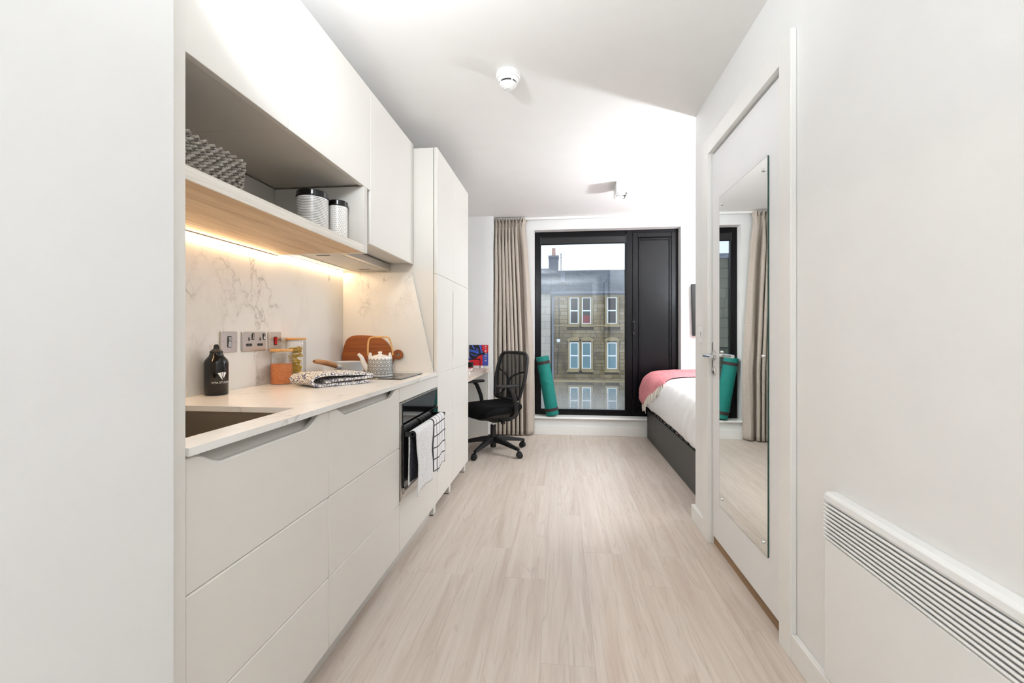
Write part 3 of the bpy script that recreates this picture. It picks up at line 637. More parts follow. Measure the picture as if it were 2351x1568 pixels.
MB().tube([rc + lx * (.009 * math.cos(a * PI / 10)) + Vector((0, 0, .0095 * math.sin(a * PI / 10))) for a in range(20)], .0009, 6, True).build('key_ring', 'steel', cpz, smooth=60)
lab_a = math.radians(29)
def wrap(vs, zc, rad=br + .0003):
    out = []
    for p in vs:
        a = lab_a + p.x / br; d_ = vdir * math.cos(a) + vrt * math.sin(a); out.append(Vector((bx, by, zc + p.y)) + d_ * rad)
    return out
def dense(poly, n=6):
    """a flat shape cut into strips so that it bends with the bottle"""
    return poly
vs, fs = text_mesh('VITA STUDENT', .0098)
wid = max(p.x for p in vs) - min(p.x for p in vs); k = .072 / wid
vs = [Vector((p.x * k, p.y, 0)) for p in vs]
MB().add(wrap(vs, z + .048), fs).build('lettering', 'whiteink', bt)
lg = MB()
for top0, top1, tip, zt0, zt1 in ((-.0165, -.0055, -.0005, .0110, .0125), (-.0030, .0030, -.0008, .0128, .0128), (.0050, .0150, .0035, .0125, .0105)):
    yb_ = {0: -.0150}.get(0); tipz = -.0150 if top0 < -.01 else (-.003 if top0 < 0 else -.0085)
    quad = [Vector((top0, zt0, 0)), Vector((top1, zt1, 0)), Vector((tip + .0008, tipz, 0)), Vector((tip - .0008, tipz, 0))]
    n = 8; A = [quad[0].lerp(quad[3], i / n) for i in range(n + 1)]; B = [quad[1].lerp(quad[2], i / n) for i in range(n + 1)]
    P = [A[i].lerp(B[i], j / 3) for i in range(n + 1) for j in range(4)]
    lg.add(wrap(P, z + .0735), [(i * 4 + j, i * 4 + j + 1, i * 4 + j + 5, i * 4 + j + 4) for i in range(n) for j in range(3)])
lg.build('emblem', 'whiteink', bt)
# storage jars
def jar(cx, cy, r, h, label):
    t = thing('storage_jar', (cx, cy, ZT), label, 'jar', 'glass storage jars by the splashback'); z = ZT + .0003
    rib = lambda a: 1 + .012 * math.cos(28 * a)
    MB().lathe([(0, z), (r - .003, z), (r, z + .004), (r, z + h - .020), (r - .002, z + h - .014), (r - .002, z + h - .0105)], (cx, cy, 0), 112, None, rib).build('glass', 'jarglass', t, smooth=60)
    MB().lathe([(0, z + h - .010), (r + .0015, z + h - .010), (r + .0022, z + h - .008), (r + .0022, z + h - .002), (r + .001, z + h), (0, z + h)], (cx, cy, 0), 48).build('lid', 'bamboo', t, smooth=40)
    MB().lathe([(0, z + h - .0102), (r - .006, z + h - .0102), (r - .006, z + h - .014), (r - .0045, z + h - .016), (r - .006, z + h - .018), (0, z + h - .018)], (cx, cy, 0), 48).build('seal', 'whiteink', t, smooth=40)
    return t
ja, jb = (-1.285, 1.879, .0460, .160), (-1.290, 1.995, .0455, .212)
jar(*ja, 'shorter glass jar of orange lentils with a bamboo lid')
jar(*jb, 'taller glass jar of pasta nests with a bamboo lid')
m = MB(); fr = ja[2] * .955; fz0, fz1 = ZT + .003, ZT + .090
m.lathe([(0, fz0), (fr - .004, fz0), (fr - .002, fz0 + .003), (fr - .002, fz1 - .003), (fr - .006, fz1), (0, fz1 + .003)], (ja[0], ja[1], 0), 40)
for i in range(2600):
    if i < 2100: a = random.uniform(0, 2 * PI); rr = fr - .0022; p = Vector((ja[0] + rr * math.cos(a), ja[1] + rr * math.sin(a), random.uniform(fz0 + .002, fz1)))
    else: a = random.uniform(0, 2 * PI); rr = fr * math.sqrt(random.random()) * .96; p = Vector((ja[0] + rr * math.cos(a), ja[1] + rr * math.sin(a), fz1 + .001))
    R = Matrix.Rotation(random.uniform(0, PI), 3, 'Z') @ Matrix.Rotation(random.uniform(0, PI), 3, 'X'); s_ = .0025
    m.add([p + R @ Vector(q) for q in ((s_, 0, 0), (-s_, 0, 0), (0, s_, 0), (0, -s_, 0), (0, 0, s_ * .5), (0, 0, -s_ * .5))], [(0, 2, 4), (2, 1, 4), (1, 3, 4), (3, 0, 4), (2, 0, 5), (1, 2, 5), (3, 1, 5), (0, 3, 5)])
tag(m.build('lentils', 'lentil'), 'orange lentils half filling the shorter jar', 'lentils', kind='stuff')
for i in range(6):
    m = MB(); cx, cy, cz = jb[0] + random.uniform(-.004, .004), jb[1] + random.uniform(-.004, .004), ZT + .021 + i * .0265
    tilt = Matrix.Rotation(random.uniform(-.5, .5), 3, 'X') @ Matrix.Rotation(random.uniform(-.5, .5), 3, 'Y')
    for q in range(13):
        ph = random.uniform(0, 6.28); r0 = random.uniform(.014, .031); dz = random.uniform(-.009, .009); n = 22; e2 = random.uniform(.75, 1)
        m.tube([Vector((cx, cy, cz)) + tilt @ Vector((r0 * math.cos(2 * PI * k / n), r0 * e2 * math.sin(2 * PI * k / n), dz + .004 * math.sin(3 * 2 * PI * k / n + ph))) for k in range(n)], .0026, 4, True, flat=.4)
    for p in m.v:
        d = Vector((p.x - jb[0], p.y - jb[1]))
        if d.length > jb[2] * .955: d *= jb[2] * .955 / d.length; p.x, p.y = jb[0] + d.x, jb[1] + d.y
        p.z = max(p.z, ZT + .004)
    tag(m.build('pasta_nest', 'pasta', smooth=60), ('lowest', 'second lowest', 'third from bottom', 'fourth from bottom', 'second highest', 'topmost')[i] + ' yellow tagliatelle nest in the taller jar', 'pasta', 'pasta nests in the taller jar')
# chopping board leaning on the side splashback
YBd = YS - .044
outl = [(783.5, 858), (783.5, 828), (785, 815), (788, 799), (792, 787), (800, 779), (813, 774.8), (840, 774.8), (866, 778), (882, 787), (892, 799), (898, 811), (903.5, 811.5), (907, 808.6), (914, 807.8), (920, 812), (922.8, 820), (920, 827.5), (912.5, 830.5), (904.5, 828.5), (900, 834), (897, 846), (890, 858)]
pts = [on_plane(a, b, Y=YBd) for a, b in outl]; zb = min(p.z for p in pts)
poly = [(p.x, p.z - zb) for p in pts]
lean = Matrix.Translation((0, YBd, ZT + .0006)) @ Matrix.Rotation(math.radians(-4), 4, 'X')
bd = thing('chopping_board', (-1.15, YBd, ZT), 'dark wooden paddle chopping board leaning beside the teapot', 'chopping board')
hole = on_plane(912, 819, Y=YBd)
# paddle with a real hole: outline bridged to the hole ring
bm_ = bmesh.new(); hc = Vector((hole.x, hole.z - zb)); hr = .0105
ov_ = [bm_.verts.new((a, 0, b)) for a, b in catmull([(a, b, 0) for a, b in poly + [poly[0]]], 3)[:-1] and [(p.x, p.y) for p in catmull([Vector((a, b, 0)) for a, b in poly + [poly[0]]], 3)[:-1]]]
hv = [bm_.verts.new((hc.x + hr * math.cos(i * PI / 10), 0, hc.y + hr * math.sin(i * PI / 10))) for i in range(20)]
es = [bm_.edges.new((ov_[i], ov_[(i + 1) % len(ov_)])) for i in range(len(ov_))] + [bm_.edges.new((hv[i], hv[(i + 1) % 20])) for i in range(20)]
bmesh.ops.triangle_fill(bm_, use_beauty=True, use_dissolve=False, edges=es)
ex = bmesh.ops.extrude_face_region(bm_, geom=bm_.faces[:]); bmesh.ops.translate(bm_, verts=[q for q in ex['geom'] if isinstance(q, bmesh.types.BMVert)], vec=(0, .016, 0))
bm_.verts.index_update(); mb = MB().add([v.co.copy() for v in bm_.verts], [tuple(v.index for v in f.verts) for f in bm_.faces]); bm_.free()
mb.move(lean).build('board', 'acacia', bd, smooth=35)
# saucepan
px_, py_, pr = -1.178, 2.312, .077
sp = thing('saucepan', (px_, py_, ZH), 'pale grey saucepan with a wooden handle on the hob', 'saucepan'); z = ZH
MB().lathe([(0, z), (pr - .008, z), (pr - .001, z + .006), (pr, z + .012), (pr, z + .070), (pr + .0015, z + .072), (pr - .002, z + .0725), (pr - .003, z + .07), (pr - .003, z + .012), (pr - .009, z + .004), (0, z + .004)], (px_, py_, 0), 48).build('pan', 'panenamel', sp, smooth=40)
hdv = Vector((-.16, -1, 0)).normalized(); pe = Vector((px_, py_, z + .047)) + hdv * pr
MB().tube([pe - hdv * .004, pe + hdv * .02 + Vector((0, 0, .004)), pe + hdv * .036 + Vector((0, 0, .008))], [.012, .011, .0125], 14).build('ferrule', 'panenamel', sp, smooth=50)
hp_ = [pe + hdv * (.034 + .165 * t) + Vector((0, 0, .0075 + .055 * t - .02 * t * t)) for t in [i / 12 for i in range(13)]]
MB().tube(hp_, [.0118 + .0035 * math.sin(PI * min(1, t * 1.1)) + (.001 if t < .95 else -.003) for t in [i / 12 for i in range(13)]], 16, flat=.85).build('handle', 'handlewood', sp, smooth=60)
# teapot
tx, ty, tr = -.967, 2.243, .0655
tp_ = thing('teapot', (tx, ty, ZH), 'white teapot with black dash pattern and arched cane handle', 'teapot'); z = ZH
MB().lathe([(0, z), (tr - .004, z), (tr, z + .004), (tr - .001, z + .05), (tr - .003, z + .098), (tr - .006, z + .1035), (tr - .014, z + .106), (0, z + .106)], (tx, ty, 0), 56).build('body', 'porcelain', tp_, smooth=40)
lid = MB().lathe([(.046, z + .1065), (.043, z + .1085), (.025, z + .113), (.0125, z + .116), (.008, z + .120), (.0095, z + .125), (.0115, z + .128), (.010, z + .131), (0, z + .132)], (tx, ty, 0), 40).build('lid', 'porcelain', tp_, smooth=60)
rt = Vector((CT, ST, 0))                              # spout and handle lie across the line of sight
def tpt(a, h): return Vector((tx, ty, z + h)) + rt * a
MB().tube(catmull([tpt(-.050, .030), tpt(-.072, .042), (tpt(-.088, .070)), tpt(-.100, .100), tpt(-.118, .118)], 6), [.022 - .0145 * (i / 24) ** .8 for i in range(25)], 16).build('spout', 'porcelain', tp_, smooth=60)
for s in (-1, 1): MB().prism([(-.010, 0), (.010, 0), (.007, .022), (-.003, .026)], 'y', -.0035, .0035).move(Matrix.Translation(tpt(s * .054, .102)) @ Matrix.Rotation(TH + (0 if s < 0 else PI), 4, 'Z')).build('lug', 'porcelain', tp_, bevel=.002)
hpts = [tpt(-.064, .108), tpt(-.066, .14), tpt(-.063, .185), tpt(-.054, .203), tpt(-.035, .2085), tpt(0, .209), tpt(.033, .2085), tpt(.049, .203), tpt(.056, .185), tpt(.066, .14), tpt(.067, .112)]
MB().tube(catmull(hpts, 5), .0042, 10).build('cane_handle', 'cane', tp_, smooth=60)
L = .0118; pm = MB()
for i in range(-40, 40):
    for j in range(-2, 12):
        hx_, hz_ = (i + (j % 2) * .5) * L * math.sqrt(3), j * L * 1.5
        for kk in range(3):
            e1 = Vector((math.cos(PI / 6 + kk * 2 * PI / 3), math.sin(PI / 6 + kk * 2 * PI / 3))); e2 = Vector((math.cos(PI / 6 + (kk + 1) * 2 * PI / 3), math.sin(PI / 6 + (kk + 1) * 2 * PI / 3)))
            for fq in (.2, .5, .8):
                c_ = Vector((hx_, hz_)) + e2 * (L * fq) + e1 * (L * .5); hl = e1 * (L * .36); nn = Vector((-e1.y, e1.x)) * (L * .085)
                if abs(c_.x) > tr * PI or not .008 < c_.y < .096: continue
                q = []
                for p in (c_ - hl - nn, c_ + hl - nn, c_ + hl + nn, c_ - hl + nn):
                    a = p.x / tr; rr = tr + .0005 - .001 * min(1, p.y / .05) - .002 * max(0, (p.y - .05) / .048)
                    q.append((tx + rr * math.cos(a), ty + rr * math.sin(a), z + p.y))
                pm.add(q, [(0, 1, 2, 3)])
o = pm.build('dash_print', 'ink', tp_); o['kind'] = 'stuff'
# folded oven glove
e1, e2, o0 = Vector((.533, .846, 0)), Vector((-.846, .533, 0)), Vector((-1.045, 1.735, ZT))
og = thing('oven_glove', o0 + e1 * .15 + e2 * .07, 'folded quilted double oven glove lying in front of the hob', 'oven glove')
lo_ = [(.27, .010), (.20, .0085), (.10, .0085), (.035, .0085), (.004, .014), (-.012, .032), (.004, .051), (.04, .0585), (.11, .0565), (.19, .0535), (.262, .046), (.279, .039), (.268, .0315), (.20, .0305), (.12, .0285), (.075, .0245), (.05, .0225)]
path = [Vector((a, b, 0)) for a, b in lo_]; cen = catmull(path, 5)
def glove_fn(th):
    P = []
    for i, p in enumerate(cen):
        a = cen[max(i - 1, 0)]; b = cen[min(i + 1, len(cen) - 1)]; t_ = (b - a).normalized(); n_ = Vector((-t_.y, t_.x, 0)); P.append((p, n_))
    return P
GP = glove_fn(0); NV = 14
def gsurf(side):
    def f(u, v):
        i = min(int(round(u * (len(GP) - 1))), len(GP) - 1); p, n_ = GP[i]; q = p + n_ * (.0068 * side)
        w_ = v * .155; sag = .0035 * noise.noise(Vector((p.x * 14, w_ * 16, i * .05))); hgt = max(q.y * (1 - .10 * math.cos(v * PI) ** 2) + sag * min(1, q.y / .03), .0006)
        return o0 + e1 * (q.x + .012 * math.sin(v * 3 + p.y * 30)) + e2 * w_ + Vector((0, 0, hgt))
    return f
n = len(GP); m = MB()
ring_ = [(i, 1) for i in range(n)] + [(i, -1) for i in range(n - 1, -1, -1)]
fns = {1: gsurf(1), -1: gsurf(-1)}
vs = [fns[s](i / (n - 1), j / (NV - 1)) for j in range(NV) for i, s in ring_]; R_ = len(ring_); fs = []
for j in range(NV - 1):
    for q in range(R_): fs.append((j * R_ + q, j * R_ + (q + 1) % R_, (j + 1) * R_ + (q + 1) % R_, (j + 1) * R_ + q))
for j in (0, NV - 1):
    for i in range(n - 1): fs.append((j * R_ + i, j * R_ + i + 1, j * R_ + R_ - 2 - i, j * R_ + R_ - 1 - i))
m.add(vs, fs).build('quilted_cloth', 'glove', og, smooth=60)
MB().tube([fns[1]((n - 1 - i) / (n - 1), 0) for i in range(0, 18)], .0022, 6).build('bound_edge', 'lensred', og, smooth=60)
# towels on the oven handle
def towel(name, mat, y0, y1, r, back, front, label, seed, lift=0.0):
    t = thing(name, (BX, (y0 + y1) / 2, BZ - max(back, front)), label, 'towel', 'towels over the oven handle'); nz_ = 40
    def f(u, v):
        tot = back + PI * r + front; s = u * tot; y = y0 + (y1 - y0) * v
        if s < back: x, zz, hang = BX - r, BZ - (back - s), (back - s)
        elif s < back + PI * r: a = (s - back) / r; x, zz, hang = BX - r * math.cos(a), BZ + r * math.sin(a), 0
        else: x, zz, hang = BX + r, BZ - (s - back - PI * r), (s - back - PI * r)
        wv = min(1, hang / .12); out = 1 if x > BX else -.35
        x += out * wv * (.0045 * math.sin(v * 9 + seed) + .006 * noise.noise(Vector((y * 22, zz * 9, seed))) + .002)
        y += wv * .012 * math.sin(zz * 17 + seed) * (v - .3); zz += .010 * wv * math.sin(v * 7 + seed * 2) * min(1, hang / .2)
        return Vector((x, y, zz))
    MB().grid(f, 64, 26).build('cloth', mat, t, smooth=60, solid=.004); return t
towel('hand_towel', 'darkterry', 2.005, 2.455, .0115, .235, .035, 'charcoal towel hanging between oven door and handle', 1.0)
towel('hand_towel', 'terry', 1.998, 2.262, .0185, .235, .285, 'white sculpted towel over the near end of the handle', 2.3)
towel('hand_towel', 'check', 2.268, 2.49, .0185, .14, .272, 'white towel with black check at the far handle end', 4.1)
# woven basket on the shelf
bk = thing('woven_basket', (-1.09, 1.0, 1.511), 'grey twisted-rope woven basket on the oak shelf', 'basket')
def bpath(off, n=260):
    P = rrect(-1.24 - off, -.938 + off,   .80 - off, 1.228 + off, .055 + off, 10); P.append(P[0]); L_ = [0]
    for a, b in zip(P, P[1:]): L_.append(L_[-1] + math.hypot(b[0] - a[0], b[1] - a[1]))
    out = []
    for i in range(n):
        s = L_[-1] * i / n; k = 0
        while L_[k + 1] < s: k += 1
        t = (s - L_[k]) / (L_[k + 1] - L_[k] + 1e-9); a, b = P[k], P[k + 1]; dx, dy = b[0] - a[0], b[1] - a[1]; q = math.hypot(dx, dy) + 1e-9
        out.append((a[0] + dx * t, a[1] + dy * t, dy / q, -dx / q))
    return out
NR = 8
for rw in range(NR):
    zc = 1.519 + rw * .0128; P = bpath(-.008 + .0012 * rw, 300); n = len(P)
    m = MB()
    for st in range(2):
        for wr in range(3):
            pts = []
            for i, (x, y, nx, ny) in enumerate(P):
                ph = i / n * 2 * PI * 26 + st * PI + rw * 1.3; w2 = i / n * 2 * PI * 70 + wr * 2 * PI / 3
                o_ = .0062 * math.cos(ph) + .0024 * math.cos(w2); h_ = .0046 * math.sin(ph) + .0024 * math.sin(w2) + .0025 * noise.noise(Vector((x * 30, y * 30, rw)))
                pts.append((x + nx * o_, y + ny * o_, zc + h_ + (.004 * noise.noise(Vector((x * 12, y * 12, 3))) if rw == NR - 1 else 0)))
            m.tube(pts, .0023, 4, True)
    m.build('rope_course', 'rope', bk, smooth=60)
MB().prism([(p[0], p[1]) for p in bpath(-.016, 60)], 'z', 1.5115, 1.515).build('basket_floor', 'rope', bk)
# canisters
def canister(cx, cy, r, h, label):
    t = thing('canister', (cx, cy, 1.511), label, 'canister', 'lidded ceramic canisters on the shelf'); z = 1.5113; hb_ = h - .026
    MB().lathe([(0, z), (r - .003, z), (r, z + .003), (r, z + hb_), (r - .002, z + hb_ + .001), (0, z + hb_ + .001)], (cx, cy, 0), 56).build('pot', 'stripe' if r > .05 else 'porcelain', t, smooth=40)
    MB().lathe([(0, z + hb_ + .0012), (r + .0025, z + hb_ + .0012), (r + .003, z + hb_ + .003), (r + .003, z + hb_ + .007), (r + .001, z + hb_ + .008), (r + .001, z + h - .003), (r - .002, z + h), (0, z + h)], (cx, cy, 0), 56).build('lid', 'bottle', t, smooth=35)
    if r < .05:
        d = MB()
        for j in range(18):
            for i in range(34):
                a = 2 * PI * (i + .5 * (j % 2)) / 34 + random.uniform(-.03, .03); zz = z + .006 + j * .0086 + random.uniform(-.001, .001); sz = .0011
                if zz > z + hb_ - .004: continue
                pp = []
                for da, dz in ((-sz, -sz * 1.3), (sz, -sz * 1.3), (sz, sz * 1.3), (-sz, sz * 1.3)):
                    aa = a + da / r; pp.append((cx + (r + .0003) * math.cos(aa), cy + (r + .0003) * math.sin(aa), zz + dz))
                d.add(pp, [(0, 1, 2, 3)])
        o = d.build('dot_print', 'ink', t); o['kind'] = 'stuff'
canister(-1.05, 1.743, .0625, .190, 'larger white canister with thin black stripes and black lid')
canister(-1.0, 1.860, .0415, .186, 'smaller white canister with black dots and black lid')
# ================================================================== DESK AND CHAIR
dk = thing('desk', (-1.07, 4.08, 0), 'pale oak desk between tall cabinet and curtain', 'desk')
MB().box(-1.362, -.775, Y5 + .002, 4.684, .703, .740).build('desktop', 'deskoak', dk, bevel=.0015)
MB().box(-1.362, -.79, 4.655, 4.684, 0, .7028).build('end_panel', 'cabin', dk)
MB().box(-1.362, -1.344, Y5 + .002, 4.654, .35, .7028).build('back_panel', 'cabin', dk)
mg = thing('magazine', (-.89, 4.66, .765), 'red and blue magazine standing against the pier on the desk', 'magazine')
mx0, mx1, mz0, mz1, my = -1.0, -.789, .7652, .990, 4.668
MB().box(mx0, mx1, my, my + .012, mz0, mz1).build('pages', 'paper', mg)
cv = MB().box(mx0, mx1, my - .0008, my - .0001, mz0, mz1).build('front_cover', 'red', mg)
def flat(poly, name, mat, dy): MB().add([(mx0 + a * (mx1 - mx0), my - dy, mz0 + b * (mz1 - mz0)) for a, b in poly], [tuple(range(len(poly)))]).build(name, mat, cv)
flat([(.69, 0), (1, 0), (1, .62), (.76, .60), (.70, .45)], 'cover_panel', 'indigo', .0011)
flat([(0, 1), (.66, 1), (.68, .72), (.76, .66), (.88, .60), (.98, .64), (.98, .60), (.76, .52), (.52, .48), (.36, .34), (.2, .3), (0, .25)], 'cover_shape', 'darkprint', .0013)
for k, pl_ in enumerate(([(.50, 1), (.64, 1), (.66, .72), (.75, .60), (.62, .60), (.58, .8)], [(.02, .78), (.3, .74), (.50, .68), (.52, .58), (.40, .56), (.25, .64), (.02, .68)], [(.1, 1), (.2, 1), (.3, .82), (.26, .78)], [(.36, .88), (.42, .8), (.52, .76), (.5, .72), (.36, .76)], [(.05, .62), (.3, .5), (.46, .48), (.3, .46), (.1, .52)], [(0, .5), (.1, .36), (.2, .28), (0, .26)])):
    flat(pl_, 'cover_fold', 'blue', .0015)
vs, fs = text_mesh('K I N F O L K', .030)
wd = max(p.x for p in vs) - min(p.x for p in vs); kq = (mz1 - mz0) * .76 / wd
MB().add([(mx1 - .030 + p.y * 1.0, my - .0018, mz0 + .128 - p.x * kq) for p in vs], fs).build('lettering', 'whiteink', cv)
wb = tag(MB().box(-1.0, -.851, 4.622, 4.682, .7403, .7648).build('white_box', 'paper', bevel=.002), 'low white box lying under the magazine on the desk', 'box')
bb = thing('black_case', (-.95, 4.46, .7403), 'small black case on the desk in front of the magazine', 'case')
MB().prism(rrect(-1.0, -.918, 4.425, 4.50, .008), 'z', .7403, .812).build('body', 'blackplastic', bb, bevel=.003)
MB().tube([(-.97, 4.4245, .790), (-.97, 4.418, .790)], .014, 18).build('button', 'chrome', bb, smooth=50)
ws = thing('wire_stand', (-.93, 4.56, .7403), 'black bent wire stand on the desk behind the case', 'stand')
MB().tube(catmull([(-1.05, 4.57, .742), (-1.05, 4.57, .825), (-1.035, 4.57, .838), (-.875, 4.57, .838), (-.862, 4.57, .825), (-.862, 4.57, .742)], 5), .004, 8).build('wire', 'blackmetal', ws, smooth=60)
rb = thing('red_book', (-.93, 4.25, .7403), 'small white book with red covers on the desk', 'book')
MB().box(-1.05, -.884, 4.20, 4.31, .7423, .7690).build('pages', 'paper', rb); MB().box(-1.05, -.882, 4.198, 4.312, .7403, .7422).build('cover', 'red', rb); MB().box(-1.05, -.882, 4.198, 4.312, .7691, .7712).build('cover', 'red', rb)
cd = thing('small_card_box', (-.83, 3.84, .7403), 'tiny white printed box near the front of the desk', 'box')
MB().box(-.875, -.822, 3.82, 3.88, .7403, .768).build('carton', 'paper', cd, bevel=.001); MB().box(-.868, -.83, 3.8195, 3.8199, .748, .762).build('print', 'ink', cd)
# office chair, local frame: seat faces -y
CC, CR = Vector((-.638, 4.054, 0)), math.radians(-45)
ch = thing('office_chair', CC, 'black office chair with mesh back facing the desk corner', 'chair')
TM = Matrix.Translation(CC) @ Matrix.Rotation(CR, 4, 'Z')
SEATZ = .452
def cb(m, name, mat, parent=ch, **kw): return m.move(TM).build(name, mat, parent, **kw)
inv = TM.inverted()
for k in range(5):
    a = math.radians(-38 + 72 * k) - CR; dx, dy = math.cos(a), math.sin(a); sd2 = Vector((-dy, dx, 0)); D = Vector((dx, dy, 0))
    m = MB(); sec = [(.03, .030, .150, .095), (.12, .026, .138, .095), (.29, .018, .098, .072), (.332, .017, .088, .068)]
    vs = []
    for r_, hw, zt, zb_ in sec: vs += [D * r_ - sd2 * hw + Vector((0, 0, zb_)), D * r_ + sd2 * hw + Vector((0, 0, zb_)), D * r_ + sd2 * hw * .75 + Vector((0, 0, zt)), D * r_ - sd2 * hw * .75 + Vector((0, 0, zt))]
    fs = [(0, 1, 2, 3), (15, 14, 13, 12)] + [(q * 4 + i, q * 4 + (i + 1) % 4, q * 4 + 4 + (i + 1) % 4, q * 4 + 4 + i) for q in range(3) for i in range(4)]
    cb(m.add(vs, fs), 'base_leg', 'blackplastic', bevel=.004)
    cpos = D * .325; ca = a + 1.1 + k; cdv = Vector((math.cos(ca), math.sin(ca), 0)); cs = Vector((-cdv.y, cdv.x, 0)); wc = cpos + cdv * .012 + Vector((0, 0, .027))
    cs_ = cb(MB().tube([cpos + Vector((0, 0, .05)), cpos + Vector((0, 0, .078))], .009, 10), 'castor', 'blackplastic', smooth=50)
    for s in (-1, 1):
        ang = math.atan2(cs.y, cs.x)
        Rw = Matrix.Rotation(ang, 3, 'Z') @ Matrix.Rotation(PI / 2, 3, 'Y')
        cb(MB().lathe([(0, -.008), (.022, -.009), (.027, -.006), (.027, .006), (.022, .009), (0, .008)], wc + cs * (.013 * s), 22, Rw), 'wheel', 'blackplastic', cs_, smooth=40)
    cb(MB().tube([wc + cs * -.005 + Vector((0, 0, .012)), wc + cs * .005 + Vector((0, 0, .012))], .024, 16), 'fork', 'blackplastic', cs_, smooth=50)
cb(MB().lathe([(0, .045), (.028, .045), (.028, .16), (.026, .255), (0, .255)], (0, 0, 0), 24), 'gas_column', 'blackplastic', smooth=40)
cb(MB().lathe([(0, .2555), (.014, .2555), (.014, .30), (0, .30)], (0, 0, 0), 20), 'piston', 'chrome', smooth=40)
cb(MB().prism([(-.15, .340), (-.06, .292), (.12, .285), (.21, .31), (.245, .35), (.245, .372), (-.18, .374), (-.185, .36)], 'x', -.10, .10), 'tilt_mechanism', 'blackplastic', bevel=.012, seg=3)
lv = cb(MB().tube([(.08, .0, .315), (.15, .0, .300)], .006, 8), 'adjust_lever', 'blackplastic', smooth=50)
cb(MB().lathe([(0, 0), (.02, 0), (.022, .008), (.018, .016), (0, .016)], (.155, 0, .286), 16), 'lever_knob', 'blackplastic', lv, smooth=40)
def seatf(u, v):
    a = 2 * PI * u; ce, se = math.cos(a), math.sin(a); n_ = 4.2
    x = .245 * math.copysign(abs(ce) ** (2 / n_), ce); y = .235 * math.copysign(abs(se) ** (2 / n_), se)
    prof = [(0, -.075), (.80, -.075), (.93, -.066), (1.0, -.045), (1.0, -.025), (.96, -.006), (.85, .004), (.6, .0), (.3, -.006), (0, -.008)]
    r, z_ = prof[int(round(v * 9))]
    drop = -.055 * max(0, (-y * r - .12) / .115) ** 2 + .02 * max(0, (y * r - .1) / .135) ** 2
    return Vector((x * r, y * r - .02, SEATZ + z_ + drop))
cb(MB().grid(seatf, 44, 10, True), 'seat_cushion', 'blackfabric', smooth=50)
def sh_f(u, v):
    p = seatf(u, [0, 1, 2, 3][int(round(v * 3))] / 9); return Vector((p.x * .96, (p.y + .02) * .96 - .02, p.z - .006 - (.024 if v < .5 else 0)))
cb(MB().grid(sh_f, 44, 4, True), 'seat_shell', 'blackplastic', smooth=50)
# backrest
def bpt(x, zz):  # curved reclined back plane
    t = (zz - .47) / .47; return Vector((x, .185 + .06 * t * t + .045 * t - .045 * math.cos(x / .23 * 1.2), zz))
def boutline(s, inset=0.0):
    hw0, hw1 = .212 - inset, .240 - inset; zt_, zb_ = .940 - inset, .475 + inset; out = []
    pts = [(0, zb_), (-hw0 + .06, zb_), (-hw0 + .012, zb_ + .015), (-hw0 - .004, zb_ + .07), (-hw1, zb_ + .20), (-hw1 + .01, zt_ - .09), (-hw1 + .035, zt_ - .022), (-hw1 + .09, zt_), (0, zt_ + .004)]
    pts = pts + [(-a, b) for a, b in pts[::-1][1:-1]]
    return [bpt(p.x, p.y) for p in catmull([Vector((a, b, 0)) for a, b in pts + [pts[0]]], 5)[:-1]]
bo = boutline(0, .016)
cb(MB().tube(bo, .020, 10, True, flat=.75), 'back_frame', 'blackplastic', smooth=60)
lo_z = .485; nxx, nzz = 16, 20
inner = boutline(0, .014)
def xlim(zz):
    best = 0
    for p, q in zip(inner, inner[1:] + inner[:1]):
        if (p.z - zz) * (q.z - zz) <= 0 and p.z != q.z: best = max(best, abs(p.x + (q.x - p.x) * (zz - p.z) / (q.z - p.z)))
    return best
def meshf(u, v):
    zz = .492 + (.928 - .492) * v; return bpt((u * 2 - 1) * xlim(zz), zz)
cb(MB().grid(meshf, nxx, nzz), 'mesh_panel', 'mesh', smooth=60)
yc_ = .012
def bb_(x, zz): return bpt(x, zz) + Vector((0, .020, 0))
ls_ = cb(MB().tube(catmull([bb_(0, .60), bb_(0, .66), bb_(-.05, .705), bb_(-.13, .735), bb_(-.212, .755)], 5), .014, 8, flat=.6), 'lumbar_support', 'blackplastic', smooth=60)
cb(MB().tube(catmull([bb_(0, .62), bb_(.01, .67), bb_(.05, .705), bb_(.13, .735), bb_(.212, .755)], 5), .014, 8, flat=.6), 'lumbar_arm', 'blackplastic', ls_, smooth=60)
cb(MB().tube(catmull([(0, .14, .335), (0, .24, .345), (0, .285, .41), bb_(0, .52) + Vector((0, .03, 0)), bb_(0, .63)], 6), [.055] * 12 + [.04] * 6 + [.026] * 7, 10, flat=.32), 'back_spine', 'blackplastic', smooth=60)
for s in (-1, 1):
    cb(MB().tube(catmull([bb_(s * .02, .60), bb_(s * .08, .55), bb_(s * .15, .50)], 5), .012, 8, flat=.6), 'lower_brace', 'blackplastic', smooth=60)
    ar = cb(MB().tube(catmull([(s * .09, .06, .350), (s * .20, .065, .355), (s * .262, .06, .405), (s * .275, .045, .50), (s * .275, .0, .60), (s * .272, -.03, .628)], 5), [.018] * 10 + [.022] * 11 + [.019] * 5, 10, flat=.7), 'arm_post', 'blackplastic', smooth=60)
    cb(MB().prism(rrect(-.034, .034, -.13, .11, .032), 'z', -.010, .012).move(Matrix.Translation((s * .268, -.03, .640))), 'arm_pad', 'blackplastic', ar, bevel=.006, seg=3)
